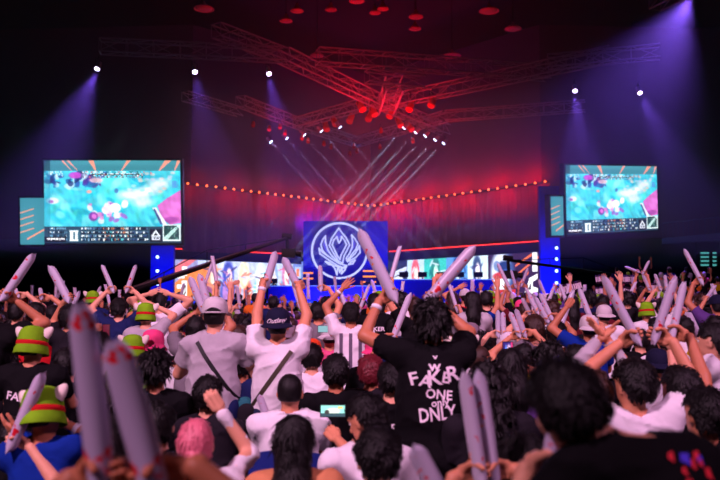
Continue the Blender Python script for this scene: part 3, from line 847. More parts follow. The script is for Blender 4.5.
def hand_frame(fd, sg, hk_, stick, palm):
    if hk_ == 'grip' and stick is not None:
        X = Vector(stick).normalized()
        Z = fd - X * (fd.dot(X) * .98)
        if Z.length < .25: Z = Z + Vector((0, .4, 0)) - X * X.dot(Vector((0, .4, 0)))
        Z = (Z - X * Z.dot(X)).normalized()
        Y = Z.cross(X * (1 if sg > 0 else -1))
        return Matrix((X, Y, Z)).transposed(), Z
    Z = fd
    pn = Vector(palm) if palm is not None else (Vector((-sg, 0, 0)) if hk_ in ('flat',) else Vector((0, 1, 0)))
    pn = (pn - Z * pn.dot(Z)); pn = pn.normalized() if pn.length > 1e-3 else Z.orthogonal().normalized()
    Y = -pn; X = Y.cross(Z)
    return Matrix((X, Y, Z)).transposed(), Z

def build_person(P, name='person', lod=0, dry=False):
    """returns (root mesh object, info); local frame: x right, y the way the body faces, z up"""
    H = {0: .012, 1: .02, 2: .042}[lod]
    sit = P.get('sit', False); lean = P.get('lean', .02); side = P.get('side', 0.0); fat = P.get('fat', 1.0)
    hz = (.50 if sit else .93) + P.get('dz', 0)
    up = Vector((side, lean, .52)).normalized() * .52
    pel = Vector((0, 0, hz)); che = pel + up * .66 ; neck = pel + up; hb = neck + Vector((P.get('hx', 0), .015 + P.get('hy', 0), .155 + P.get('hdz', 0)))
    hR = rot3(*P.get('head', (0, 0, 0)))
    HR = Matrix(hR.tolist())
    def hp(x, y, z): return np.array(hb + HR @ Vector((x, y, z)))
    s = SDF(H, .03)
    hk = P.get('headk', 1.0)
    # trunk
    s.cap(pel, che, .135 * fat, .15 * fat, sq=.68, k=.05)
    xs = Vector((1, 0, 0)); shz = -.06
    SH = {}
    for sg in (1, -1):
        S = neck + Vector((sg * .175 * (fat * .5 + .5), 0, shz)); SH[sg] = S
    # raised arms lift the shoulder a little
    arms = {}; dry_g = {}
    for sg, key in ((1, 'R'), (-1, 'L')):
        spec = P.get(key, 'lap' if sit else 'down'); pole = None; hk_ = None; stick = None; palm = None
        if isinstance(spec, str): t, pole, hk_ = ARM[spec]; W = Vector((t[0] * sg, t[1], t[2] + P.get('dz', 0) - (.43 if sit and spec != 'lap' else 0) - (0 if not (sit and spec == 'lap') else .05))); 
        else:
            W = Vector(spec['w']); pole = spec.get('pole', (sg, .1, -.5)); hk_ = spec.get('hand', 'grip'); stick = spec.get('stick'); palm = spec.get('palm')
            pole = (pole[0] * sg if 'pole' not in spec else pole[0], pole[1], pole[2])
        if isinstance(spec, str): pole = (pole[0] * sg, pole[1], pole[2])
        S = SH[sg].copy()
        if W.z > neck.z: S += Vector((-sg * .02, 0, .045))
        E, W = ik(S, W, .285, .255, Vector(pole))
        arms[sg] = (S, E, W, hk_, stick, palm)
        if dry:
            M_, Z_ = hand_frame((W - E).normalized(), sg, hk_, stick, palm)
            dry_g[sg] = M_ @ Vector((0, -.045, .072)) + W + Z_ * .012
            continue
        s.cap(neck + Vector((sg * .04, 0, -.035)), S, .062, .058, sq=.85, k=.05)
        s.cap(S, E, .052 * fat, .041, k=.03); s.cap(E, W, .041, .027, k=.015)
    if dry: return dry_g
    s.cap(neck + Vector((0, 0, -.06)), Vector(hp(0, -.01, -.04)), .058, .052, k=.03)
    # legs
    legs = {}
    for sg in (1, -1):
        hip = pel + Vector((sg * .09, 0, -.02))
        if sit: kn = Vector((sg * .13, .42, .50)); an = Vector((sg * .13, .40, .09))
        else: kn = Vector((sg * .10, .03, .50)); an = Vector((sg * .11, -.01, .09))
        legs[sg] = (hip, kn, an)
        s.cap(hip, kn, .085, .058, k=.03); s.cap(kn, an, .056, .038, k=.02); s.cap(an + Vector((0, -.03, -.045)), an + Vector((0, .15, -.055)), .04, .034, k=.02)
    # head
    s.ell(hp(0, -.012, .015), (.076 * hk, .094 * hk, .098 * hk), hR, k=.02); s.ell(hp(0, .022, -.045), (.056, .064, .07), hR, k=.02)
    if lod < 2:
        s.cap(hp(0, .082, -.0), hp(0, .1, -.03), .011, .014, k=.012)
        for sg in (1, -1):
            s.ell(hp(sg * .078, -.005, -.012), (.012, .02, .032), hR, k=.006)
            s.ell(hp(sg * .03, .094, .008), (.016, .012, .010), hR, k=.012, neg=True)
            s.cap(hp(sg * .014, .084, .024), hp(sg * .045, .074, .024), .008, .007, k=.012)
        s.cap(hp(-.02, .084, -.062), hp(.02, .084, -.062), .008, k=.008)
    V, Q = s.run()
    nv = [V]; nq = [Q]; off = len(V)
    info = {'wrist': {}, 'stick': {}, 'head': (hb, HR), 'neck': neck, 'sh': SH, 'arms': arms}
    HM = HANDS if lod == 0 else HANDS_LO
    for sg, (S, E, W, hk_, stick, palm) in arms.items():
        fd = (W - E).normalized()
        M, Z = hand_frame(fd, sg, hk_, stick, palm)
        hv, hq = HM[hk_]
        A = hv.copy(); q = hq
        Mn = np.array(M)
        if hk_ == 'grip' and stick is not None:
            if np.linalg.det(Mn) < 0: q = hq[:, ::-1]
        elif sg < 0:
            A[:, 0] *= -1; q = hq[:, ::-1]
        A = A @ Mn.T + np.array(W + Z * .012)
        nv.append(A); nq.append(q + off); off += len(A)
        info['wrist'][sg] = (W.copy(), fd.copy())
        info['stick'][sg] = Vector(Mn @ np.array((0, -.045, .072))) + W + Z * .012
    me = mesh_np(name, np.concatenate(nv), np.concatenate(nq))
    root = link(name, me, P.get('skin', SKINS[0]))
    kids = {}
    # shirt
    sl = P.get('sleeve', 'short'); loose = P.get('loose', .022)
    t = SDF(H, .035)
    t.cap(pel + Vector((0, 0, -.07)), pel + up * .3, .165 * fat + loose * .6, .158 * fat + loose * .5, sq=.72, k=.06)
    t.cap(pel + up * .3, che, .155 * fat + loose * .5, .162 * fat + loose * .3, sq=.7, k=.06)
    t.cap(SH[-1] * .5 + neck * .5 + Vector((0,0,-.02)), SH[1] * .5 + neck * .5 + Vector((0,0,-.02)), .07, .07, sq=.9, k=.05)
    for sg, (S, E, W, *_ ) in arms.items():
        t.cap(neck + Vector((sg * .05, 0, -.04)), S, .078 * (fat * .5 + .5), .077 * (fat * .5 + .5), sq=.95, k=.05)
        if sl == 'short': t.cap(S, S.lerp(E, .72), .075 * (fat * .5 + .5), .068, k=.03)
        else:
            t.cap(S, E, .063, .05, k=.03); t.cap(E, E.lerp(W, .93), .05, .037, k=.02)
    hem = hz - P.get('hem', .10)
    nk = np.array(neck); cuts = [lambda X, Y, Z: (hem - Z) + 0 * X + 0 * Y,
            lambda X, Y, Z: .062 - np.sqrt((X - nk[0])**2 + ((Y - nk[1] - .01) * .95)**2 + ((Z - nk[2] - .03) * .9)**2)]
    if sl == 'short':
        for sg, (S, E, W, *_ ) in arms.items():
            pt = np.array(S.lerp(E, .62)); dr = np.array((E - S).normalized())
            cuts.append(lambda X, Y, Z, pt=pt, dr=dr: np.where(((X-pt[0])**2 + (Y-pt[1])**2 + (Z-pt[2])**2) < .02, (X-pt[0])*dr[0] + (Y-pt[1])*dr[1] + (Z-pt[2])*dr[2], -1.0))
    sd = P.get('seed', 1)
    w1 = wob(.009, 24, sd, aniso=(1, 1, .5)); w2 = ridge(.011, 20, sd + 5)
    V, Q = t.run(noise=(lambda X, Y, Z: w1(X, Y, Z) + w2(X, Y, Z)) if lod < 2 else None, clip=cuts)
    kids['shirt'] = link(P.get('shirt_name', 't_shirt'), mesh_np('t_shirt', V, Q), P.get('shirt', CL['black']), root)
    # trousers
    u = SDF(max(H, .02), .03)
    u.cap(pel + Vector((-.05, 0, .02)), pel + Vector((.05, 0, .02)), .135, .135, sq=.8)
    for sg, (hip, kn, an) in legs.items():
        u.cap(hip, kn, .105, .08); u.cap(kn, an + Vector((0, 0, .03)), .078, .062)
    V, Q = u.run()
    kids['pants'] = link('trousers', mesh_np('trousers', V, Q), P.get('pants', CL['charcoal']), root)
    if lod < 2:
        sh = MB()
        for sg, (hip, kn, an) in legs.items():
            c = an + Vector((0, .055, -.055)); sh.lathe([(0.001, -.034), (.95, -.034), (1, -.01), (.8, .02), (.5, .045), (.001, .05)], 14, Matrix.Translation(c), sx=.047, sy=.135)
        # heights of the shoe profile are real, radii are scaled
        kids['shoes'] = sh.build('shoes', mat('shoe_dark', (50, 46, 52), rough=.6), root, smooth=True)
    # hair
    st = P.get('hair', 'short'); hc = P.get('haircol', 'black')
    if st:
        g = SDF({0: .009, 1: .014, 2: .03}[lod], .02); th = .004 if P.get('hat') and st in ('short', 'fluffy') else {'buzz': .004, 'short': .014, 'fluffy': .03, 'long': .016, 'curly': .028, 'pony': .008, 'bob': .02}[st]
        if lod == 2: th = max(th, .016)
        g.ell(hp(0, -.02, .022), np.array((.078, .092, .098)) * hk + th, hR)
        g.ell(hp(0, -.035, -.03), (.068 + th * .7, .065 + th * .6, .07), hR)
        if st in ('long',):
            g.cap(hp(0, -.06, .0), hp(0, -.085, -.16), .082, .085, sq=.8); g.cap(hp(0, -.085, -.16), hp(0, -.10, -.34), .085, .06, sq=.55)
        if st == 'bob': g.cap(hp(0, -.03, .0), hp(0, -.04, -.08), .09, .095, sq=.9)
        if st == 'curly':
            g.cap(hp(0, -.05, .0), hp(0, -.08, -.14), .1, .105, sq=.85); g.cap(hp(0, -.08, -.14), hp(0, -.09, -.26), .1, .075, sq=.7)
        if st == 'pony':
            g.ell(hp(0, -.115, -.03), (.03, .03, .03), hR); g.cap(hp(0, -.12, -.05), hp(0, -.13, -.2), .035, .022)
        amp = {'buzz': .001, 'short': .004, 'fluffy': .009, 'long': .004, 'curly': .012, 'pony': .003, 'bob': .004}[st]
        w3 = wob(amp, {'curly': 90, 'fluffy': 75}.get(st, 60), sd + 9, n=6, aniso=(1, 1, .5) if st in ('long', 'pony', 'bob') else (1, 1, 1))
        Mi = hR; hb_ = np.array(hb); fringe = P.get('fringe', .042)
        def face(X, Y, Z):
            x = X - hb_[0]; y = Y - hb_[1]; z = Z - hb_[2]
            ly = Mi[0,1]*x + Mi[1,1]*y + Mi[2,1]*z; lz = Mi[0,2]*x + Mi[1,2]*y + Mi[2,2]*z
            return np.minimum(ly - (.012 if st not in ('buzz', 'short') else .0), (fringe - lz)) if st in ('long','curly','bob') else np.minimum(ly * .8 + .02 - np.clip(lz, -.09, .03) * .35, fringe - lz)
        cl = [face]
        if st in ('short', 'buzz', 'fluffy'):
            lowz = -.062 if st != 'buzz' else -.05
            cl.append(lambda X, Y, Z: (lowz + .0) - (Mi[0,2]*(X-hb_[0]) + Mi[1,2]*(Y-hb_[1]) + Mi[2,2]*(Z-hb_[2])))
        V, Q = g.run(noise=w3 if lod < 2 else None, clip=cl)
        if len(V):
            if lod < 2 and not P.get('hat'):
                rs = np.random.RandomState(sd + 77)
                a_, b_, c_ = V[Q[:, 0]], V[Q[:, 1]], V[Q[:, 3]]
                Nn = np.cross(b_ - a_, c_ - a_); Nn /= np.linalg.norm(Nn, axis=1)[:, None] + 1e-9
                cen = V[Q].mean(1)
                out = (Nn * (cen - hb_)).sum(1) > .2 * np.linalg.norm(cen - hb_, axis=1)
                ids = np.nonzero(out)[0]
                nt_ = {'buzz': 0, 'pony': 250}.get(st, 520) if lod == 0 else {'buzz': 0}.get(st, 160)
                if nt_ and len(ids):
                    ids = rs.choice(ids, nt_)
                    P0, N0 = cen[ids], Nn[ids]
                    crown = hb_ + hR @ np.array([.01, -.04, .13])
                    fl_ = P0 - crown; fl_[:, 2] -= .06; fl_ += rs.normal(size=fl_.shape) * .03
                    fl_ -= N0 * (fl_ * N0).sum(1)[:, None]; fl_ /= np.linalg.norm(fl_, axis=1)[:, None] + 1e-9
                    sd_ = np.cross(N0, fl_)
                    ln = {'short': .028, 'fluffy': .036, 'curly': .03, 'long': .07, 'bob': .045, 'pony': .03}.get(st, .03) * (.6 + .8 * rs.rand(nt_, 1))
                    lift = {'fluffy': .020, 'curly': .022, 'short': .009}.get(st, .005) * (.4 + rs.rand(nt_, 1))
                    wd = (.0055 if lod == 0 else .008) * (.7 + .6 * rs.rand(nt_, 1))
                    if st == 'pony': wd *= .7
                    r0 = P0 - N0 * .006 - fl_ * .01; r1 = P0 + N0 * lift * .8 + fl_ * ln * .5; r2 = P0 + N0 * lift * (.9 if st in ('fluffy', 'curly') else .2) + fl_ * ln
                    tv = np.stack([r0 - sd_*wd, r0 + sd_*wd, r1 - sd_*wd*.9, r1 + sd_*wd*.9, r1 + N0*wd*.5, r2 - sd_*wd*.15, r2 + sd_*wd*.15], 1).reshape(-1, 3)
                    base_ = np.arange(nt_)[:, None] * 7 + len(V)
                    tq2 = np.concatenate([base_ + np.array(q) for q in ((0, 4, 5, 2), (4, 3, 6, 5))])
                    V = np.concatenate([V, tv]); Q = np.concatenate([Q, tq2, base_ + np.array((0, 1, 3, 4))])
            kids['hair'] = link('hair', mesh_np('hair', V, Q), HAIRS[hc], root)
    # eyes
    if lod == 0:
        e = MB()
        for sg in (1, -1): e.lathe([(.0001, -.011), (.008, -.008), (.011, 0), (.008, .008), (.0001, .011)], 10, Matrix.Translation(Vector(hp(sg * .03, .072, .006))))
        e.build('eyes', mat('eye_white', (230, 225, 225), rough=.2), root, smooth=True)
    # hat
    ht = P.get('hat')
    if ht:
        kind, mc = ht; HMx = Matrix.Translation(hb) @ HR.to_4x4() @ Matrix.Translation((0, -.012, .03))
        tilt = Matrix.Rotation(math.radians(-8), 4, 'X')
        m = MB(); nn = 28 if lod < 2 else 12
        e = .105 + (.02 if st in ('fluffy', 'curly') else 0)
        if kind in ('cap', 'capback'):
            Mx = HMx @ (tilt if kind == 'cap' else Matrix.Rotation(math.radians(6), 4, 'X'))
            m.lathe([(e*.99, -.015), (e, .015), (e * .96, .045), (e * .82, .078), (e * .55, .1), (e * .2, .11), (.001, .112)], nn, Mx, sx=.92, sy=1.12)
            cap_ = m.build('cap', mc, root, smooth=True)
            b = MB(); sgy = 1 if kind == 'cap' else -1; n = 10; vs = []
            for i in range(n + 1):
                a = math.radians(-62 + 124 * i / n)
                for rr_, zz in ((e * 1.0, -.004), (e * 1.0 + .075 * math.cos(a) ** .6, -.026)):
                    for dz in (0, .006):
                        vs.append(Mx @ Vector((math.sin(a) * rr_ * .92, sgy * math.cos(a) * (rr_ * 1.12), zz + dz)))
            fs = []
            for i in range(n):
                q = i * 4; w = q + 4
                fs += [(q, w, w+2, q+2), (q+1, q+3, w+3, w+1), (q+2, w+2, w+3, q+3), (q, q+1, w+1, w)]
            b.add(vs, fs); b.build('brim', mc, cap_, smooth=False)
            if kind == 'cap' and lod == 0:  # strap opening at the back
                o = MB(); pts = [Mx @ Vector((math.sin(math.radians(a)) * e * .93, -math.cos(math.radians(a)) * e * 1.135, .032 * math.cos(math.radians(a * 2.2)) - .005)) for a in range(-38, 39, 6)]
                o.path(pts, .006, n=5); low = [Mx @ Vector((math.sin(math.radians(a)) * e * .93, -math.cos(math.radians(a)) * e * 1.13, -.012)) for a in range(-38, 39, 6)]
                o.path(low, .007, n=5); o.build('back_strap', mc, cap_, smooth=True)
                ho = MB(); ho.add([p for p in pts] + [q for q in low], [(i, i + 1, len(pts) + i + 1, len(pts) + i) for i in range(len(pts) - 1)])
                ho.build('hair_gap', HAIRS['black'], cap_)
            kids['hat'] = cap_
        else:
            Mx = HMx @ tilt
            fl = .045 if kind == 'bucket' else .012
            dome = MB().lathe([(e * 1.03, -.02), (e * 1.03, .02), (e * .98, .055), (e * .88, .088), (e * .6, .11), (e * .25, .12), (.001, .122)], nn, Mx, sx=.95, sy=1.1).build('hat', mc, root, smooth=True)
            MB().lathe([(e * 1.0, .0), (e * 1.04, -.02), (e * 1.1 + fl * .45, -.055), (e * 1.1 + fl * .8, -.085), (e * 1.08 + fl * .8, -.09), (e * 1.03, -.03), (e * .98, -.01)], nn, Mx, sx=.95, sy=1.1).build('brim', mc, dome, smooth=True)
            if kind == 'creature':
                MB().lathe([(e * 1.045, -.026), (e * 1.07, -.012), (e * 1.05, .006), (e * 1.03, .0)], nn, Mx, sx=.955, sy=1.11).build('band', M_bandr, dome, smooth=True)
                for sg in (1, -1):
                    MM = Mx @ Matrix.Translation((sg * .1, .0, .066)) @ Matrix.Rotation(math.radians(sg * 42), 4, 'Y')
                    MB().lathe([(.040, -.02), (.037, .01), (.028, .035), (.016, .054), (.001, .062)], 14, MM, sx=1, sy=.7).build('ear', M_ear, dome, smooth=True)
            kids['hat'] = dome
    root['_k'] = 0
    del root['_k']
    return root, info, kids

def bag_strap(root, kids, m, flip=1, w=.035, bag=None):
    """diagonal cross-body strap lying on the shirt"""
    me = kids['shirt'].data
    bv = BVHTree.FromPolygons([v.co for v in me.vertices], [p.vertices for p in me.polygons])
    zs = [v.co.z for v in me.vertices]; zt = max(zs)
    pts = []
    nk = kids['_neck']
    for i in range(17):
        t = i / 16; x = flip * (-.115 + .30 * t) + nk.x; z = nk.z - .035 - .42 * t
        h = bv.ray_cast(Vector((x, -1.2, z)), Vector((0, 1, 0)))
        if h[0] is not None: pts.append(h[0] + Vector((0, -.007, 0)))
    if len(pts) < 3: return
    mb = MB()
    vs = []
    for i, p in enumerate(pts):
        d = (pts[min(i + 1, len(pts) - 1)] - pts[max(i - 1, 0)]).normalized(); q = d.cross(Vector((0, 1, 0))).normalized() * (w / 2)
        vs += [p - q, p + q, p + q + Vector((0, .012, 0)), p - q + Vector((0, .012, 0))]
    fs = []
    for i in range(len(pts) - 1):
        a, b = i * 4, i * 4 + 4
        fs += [(a, a+1, b+1, b), (a+1, a+2, b+2, b+1), (a+2, a+3, b+3, b+2), (a+3, a, b, b+3)]
    mb.add(vs, fs); mb.build('bag_strap', m, root)
    if bag:
        p = pts[-1] + Vector((flip * .04, 0, -.1))
        g = SDF(.012, .02); g.cap(p + Vector((0, 0, .05)), p + Vector((0, 0, -.16)), .07, .085, sq=.5)
        V, Q = g.run(noise=wob(.004, 40, 3)); link('shoulder_bag', mesh_np('shoulder_bag', V, Q), bag, root)

def wristband(root, info, sg, m=M_wrist, lab=None):
    W, fd = info['wrist'][sg]
    p = W - fd * .05
    o = MB().tube(p - fd * .013, p + fd * .013, .036, .034, n=16).build('wristband', m, root, smooth=True)
    return o

def text_mesh(s, size):
    c = bpy.data.curves.new('lettering', 'FONT'); c.body = s; c.size = size; c.align_x = 'CENTER'; c.resolution_u = 2; c.offset = size * .02
    o = bpy.data.objects.new('lettering', c); COL.objects.link(o)
    dg = bpy.context.evaluated_depsgraph_get(); me = bpy.data.meshes.new_from_object(o.evaluated_get(dg))
    vs = [v.co.copy() for v in me.vertices]; fs = [tuple(p.vertices) for p in me.polygons]
    bpy.data.objects.remove(o); bpy.data.curves.remove(c); bpy.data.meshes.remove(me)
    return vs, fs

def back_print(kids, items, name='lettering', m=None):
    """items: (text, size, x, z, rot deg, stretch) in local metres relative to the neck; laid on the back of the shirt"""
    sh = kids['shirt']; me = sh.data
    bv = BVHTree.FromPolygons([v.co for v in me.vertices], [p.vertices for p in me.polygons])
    nk = kids['_neck']
    import bmesh
    mb = MB()
    for t, size, x0, z0, rot, stx in items:
        if isinstance(t, str): vs, fs = text_mesh(t, size)
        else: vs, fs = t; vs = [Vector((a * size, b * size, 0)) for a, b in vs]
        ca, sa = math.cos(math.radians(rot)), math.sin(math.radians(rot))
        out = []
        for v in vs:
            x, z = v.x * stx, v.y
            X, Z = x * ca - z * sa + x0 + nk.x, x * sa + z * ca + nk.z + z0
            out.append(Vector((X, 0, Z)))
        mb.add(out, fs)
    bm = bmesh.new(); tmp = mb.mesh('lettering'); bm.from_mesh(tmp)
    bmesh.ops.triangulate(bm, faces=bm.faces[:])
    for _ in range(2):
        le = [e for e in bm.edges if e.calc_length() > .018]
        if le: bmesh.ops.subdivide_edges(bm, edges=le, cuts=1); bmesh.ops.triangulate(bm, faces=bm.faces[:])
    gone = []
    for v in bm.verts:
        h = bv.ray_cast(Vector((v.co.x, -1.5, v.co.z)), Vector((0, 1, 0)))
        if h[0] is None or h[1].y > -.1: gone.append(v)
        else: v.co.y = h[0].y - .006
    if gone: bmesh.ops.delete(bm, geom=gone, context='VERTS')
    bm.to_mesh(tmp); bm.free(); tmp.update()
    return link(name, tmp, m or M_print, sh)

# ------------------------------------------------------------------ inflatable sticks
def stick_mat(name, base, seed, blob=.38, spec=(225, 30, 50), sc=1.0):
    m = bpy.data.materials.new(name); m.use_nodes = True; nt = m.node_tree; b = nt.nodes['Principled BSDF']
    b.inputs['Roughness'].default_value = .35
    tc = nt.nodes.new('ShaderNodeTexCoord'); mp = nt.nodes.new('ShaderNodeMapping'); mp.inputs['Location'].default_value = (seed * 3.1, seed * 1.7, seed); mp.inputs['Scale'].default_value = (10 * sc, 10 * sc, 9.0 * sc)
    wn = nt.nodes.new('ShaderNodeTexNoise'); wn.inputs['Scale'].default_value = 22; wn.inputs['Detail'].default_value = 3; wm = nt.nodes.new('ShaderNodeVectorMath'); wm.operation = 'SCALE'; wm.inputs['Scale'].default_value = 1.1; wa = nt.nodes.new('ShaderNodeVectorMath'); wa.operation = 'ADD'
    nt.links.new(tc.outputs['Object'], wn.inputs['Vector']); nt.links.new(wn.outputs['Color'], wm.inputs[0]); nt.links.new(mp.outputs['Vector'], wa.inputs[0]); nt.links.new(wm.outputs['Vector'], wa.inputs[1])
    vo = nt.nodes.new('ShaderNodeTexVoronoi'); vo.inputs['Scale'].default_value = 1.0
    ns = nt.nodes.new('ShaderNodeTexNoise'); ns.inputs['Scale'].default_value = 14
    ad = nt.nodes.new('ShaderNodeMath'); ad.operation = 'MULTIPLY_ADD'; ad.inputs[1].default_value = .25
    lt = nt.nodes.new('ShaderNodeMath'); lt.operation = 'LESS_THAN'; lt.inputs[1].default_value = blob
    cr = nt.nodes.new('ShaderNodeMix'); cr.data_type = 'RGBA'
    hue = nt.nodes.new('ShaderNodeMix'); hue.data_type = 'RGBA'; sep = nt.nodes.new('ShaderNodeSeparateColor')
    gt = nt.nodes.new('ShaderNodeMath'); gt.operation = 'GREATER_THAN'; gt.inputs[1].default_value = .8
    L = nt.links.new
    L(tc.outputs['Object'], mp.inputs['Vector']); L(wa.outputs['Vector'], vo.inputs['Vector']); L(tc.outputs['Object'], ns.inputs['Vector'])
    L(ns.outputs['Fac'], ad.inputs[0]); L(vo.outputs['Distance'], ad.inputs[2]); L(ad.outputs[0], lt.inputs[0])
    L(vo.outputs['Color'], sep.inputs['Color']); L(sep.outputs['Red'], gt.inputs[0]); L(gt.outputs[0], hue.inputs['Factor'])
    hue.inputs['A'].default_value = lin(spec); hue.inputs['B'].default_value = lin((255, 140, 30))
    L(lt.outputs[0], cr.inputs['Factor']); cr.inputs['A'].default_value = lin(base); L(hue.outputs['Result'], cr.inputs['B'])
    L(cr.outputs['Result'], b.inputs['Base Color'])
    return m
SM = [stick_mat('stick_film_a', (200, 190, 212), 1, .31), stick_mat('stick_film_b', (206, 196, 216), 2, .27), stick_mat('stick_film_c', (194, 186, 208), 3, .25), stick_mat('stick_film_d', (190, 178, 200), 4, .33, (200, 20, 40))]
def stick_mesh(L=.6, r=.042, n=20):
    V = []; rings = []
    prof = [(0, .05, 1.18), (.015, .08, 1.2), (.03, .45, 1.14), (.06, .78, 1.06), (.11, .96, 1), (.5, 1.03, 1.0), (.89, .96, 1), (.94, .78, 1.06), (.97, .45, 1.14), (.985, .08, 1.22), (1.0, .05, 1.25)]
    for t, fy, fx in prof:
        for k in range(n):
            a = 2 * PI * k / n
            V.append((math.cos(a) * r * fx, math.sin(a) * r * fy, t * L + .012 * math.cos(a) ** 2 * (t - .5) * (2 if abs(t - .5) > .45 else 0)))
    Q = [(i*n+k, i*n+(k+1)%n, (i+1)*n+(k+1)%n, (i+1)*n+k) for i in range(len(prof)-1) for k in range(n)]
    return V, Q
SM.append(stick_mat('stick_film_spotted', (188, 176, 202), 5, .36, (225, 24, 40), .62))
_sv, _sq = stick_mesh()
STICKS = [mesh_np('stick_film', _sv, _sq) for _ in range(5)]
for me_, m_ in zip(STICKS, SM): me_.materials.append(m_)
_sv2, _sq2 = stick_mesh(n=8)
STICK_LO = mesh_np('stick_film', _sv2, _sq2); STICK_LO.materials.append(SM[1])
STICK_RECS = []
def stick(p, q, me=None, label=None, group='inflatable sticks waved in the crowd', thick=1.0, roll=0.0):
    """inflatable stick from its lower end p to its upper end q (world)"""
    p, q = Vector(p), Vector(q); d = q - p
    o = bpy.data.objects.new('inflatable_stick', me or STICKS[R_.randrange(4)]); COL.objects.link(o)
    o.location = p; o.rotation_mode = 'QUATERNION'
    o.rotation_quaternion = d.to_track_quat('Z', 'Y') @ Matrix.Rotation(roll, 3, 'Z').to_quaternion()
    o.scale = (thick, thick, d.length / .6)
    tag(o, label or '', 'inflatable stick', group)
    STICK_RECS.append(o)
    return o
def blocks(qs): return ([p for q in qs for p in q], [(4*k, 4*k+1, 4*k+2, 4*k+3) for k in range(len(qs))])
# ================================================================== the named spectators near the camera
PEOPLE = []
def chair_mesh():
    pass
M_chair = mat('chair_blue', (24, 40, 120), rough=.5); M_chl = mat('chair_leg', (60, 60, 66), rough=.4, metal=.6)
def make_chair(loc, rz, lab):
    root = empty('folding_chair', loc, rz)
    b = MB(); n = 8; vs = []
    for i in range(n + 1):
        t = -1 + 2 * i / n; y = -.235 + .035 * (1 - t * t) * -1
        zz = .80 + .035 * (1 - t * t)
        vs += [Vector((t * .215, y, .56)), Vector((t * .215, y, zz)), Vector((t * .215, y - .02, zz)), Vector((t * .215, y - .02, .56))]
    fs = [(i*4, i*4+4, i*4+5, i*4+1) for i in range(n)] + [(i*4+1, i*4+5, i*4+6, i*4+2) for i in range(n)] + [(i*4+2, i*4+6, i*4+7, i*4+3) for i in range(n)] + [(i*4+3, i*4+7, i*4+4, i*4) for i in range(n)] + [(0,1,2,3), (n*4+3, n*4+2, n*4+1, n*4)]
    b.add(vs, fs).build('backrest', M_chair, root)
    MB().box((-.21, -.19, .325), (.21, .22, .35)).build('seat', M_chair, root)
    for sx in (-.2, .2):
        MB().tube((sx, -.25, .80), (sx, .22, 0), .012).build('leg', M_chl, root)
        MB().tube((sx, .18, .33), (sx, -.26, 0), .012).build('leg', M_chl, root)
    tag(root, lab, 'chair', 'chairs of the seated spectators')
    return root

OCC = []   # (x, y, r) floor spots in use
SEED = [100]
def spect(px, py, d, label, R=None, Lf=None, rz=0, lod=0, chair=False, cname=None, strap=None, bands=(), group=None, dxh=0, prints=None, **P):
    """stand or seat a person so that the head top shows near (px, py) at distance d"""
    SEED[0] += 1
    P.setdefault('seed', SEED[0]); P.setdefault('skin', SKINS[SEED[0] % 3])
    top = at(px, py, d)
    sit = P.get('sit', top.z < 1.42); P['sit'] = sit
    base = 1.725 if not sit else 1.295
    if P.get('hat'): base += .015
    lean = P.get('lean', .02); P.pop('base', None); base += P.get('hdz', 0)
    base -= .52 * (1 - math.cos(math.atan2(math.hypot(lean, P.get('side', 0)), .52)))
    sc = min(max(top.z / base, .93), 1.06)
    dz = top.z / sc - base
    if not -.25 < dz < .2: print('DZ', label, round(dz, 2), 'top', round(top.z, 2), 'd', d)
    P['dz'] = min(max(dz, -.3), .22)
    Rz = Matrix.Rotation(math.radians(rz), 3, 'Z')
    u = Vector((P.get('side', 0.0), lean, .52)).normalized() * .52
    hl = Vector((u.x + P.get('hx', 0), u.y + P.get('hy', 0), 0))
    loc = Vector((top.x, d, 0)) - Rz @ (hl * sc); loc.z = 0
    Ri = Rz.inverted()
    def tolocal(w): return (Ri @ (w - loc)) / sc
    sticks = []
    for key, spec in (('R', R), ('L', Lf)):
        if spec is None: continue
        if isinstance(spec, str): P[key] = spec; continue
        sp = dict(spec); Y = d + sp.pop('dy', .12)
        w = at(*sp.pop('px'), Y)
        if 'st' in sp:
            x0, y0, x1, y1 = sp.pop('st'); dz_ = sp.pop('sd', 0.0); gt = sp.pop('gt', .13)
            a, b = at(x0, y0, Y), at(x1, y1, Y + dz_)
            dv = b - a; want = tolocal(a + dv * gt)
            sp['stick'] = tuple(Ri @ dv.normalized())
            sticks.append((key, dv, a, sp.pop('th', 1.0), sp.pop('sl', None), want, gt))
            w = a + dv * gt - Vector((0, .03, .08))
        sp['w'] = tuple(tolocal(w)); P[key] = sp
    for _ in range(3):
        g = build_person(P, dry=True)
        for key, dv, a, th, sl, want, gt in sticks:
            P[key]['w'] = tuple(Vector(P[key]['w']) + (want - g[1 if key == 'R' else -1]) * .9)
    root, info, kids = build_person(P, lod=lod)
    kids['_neck'] = info['neck']
    root.location = loc; root.rotation_euler = (0, 0, math.radians(rz)); root.scale = (sc,) * 3
    tag(root, label, 'person', group or 'spectators near the camera')
    for key, dv, a, th, sl, want, gt in sticks:
        g = loc + Rz @ (info['stick'][1 if key == 'R' else -1] * sc)
        p = g - dv * gt
        if (p - a).length > .06: print('STICK OFF', round((p - a).length, 2), label)
        stick(p, p + dv, thick=th, label=sl)
    if strap: bag_strap(root, kids, *strap)
    for b in bands: wristband(root, info, b)
    if prints: back_print(kids, prints)
    if sit and chair:
        make_chair(loc, math.radians(rz), chair)
    OCC.append((loc.x, loc.y + (.0), .42))
    PEOPLE.append((root, px, d))
    return root, info, kids, loc, sc, Rz

FAKE = lambda sz=.075, z=-.16, x=0, r=0: [('FAKER', sz, x, z, r, 1.15)]
W_, B_, K_ = CL['white'], CL['black'], CL['charcoal']
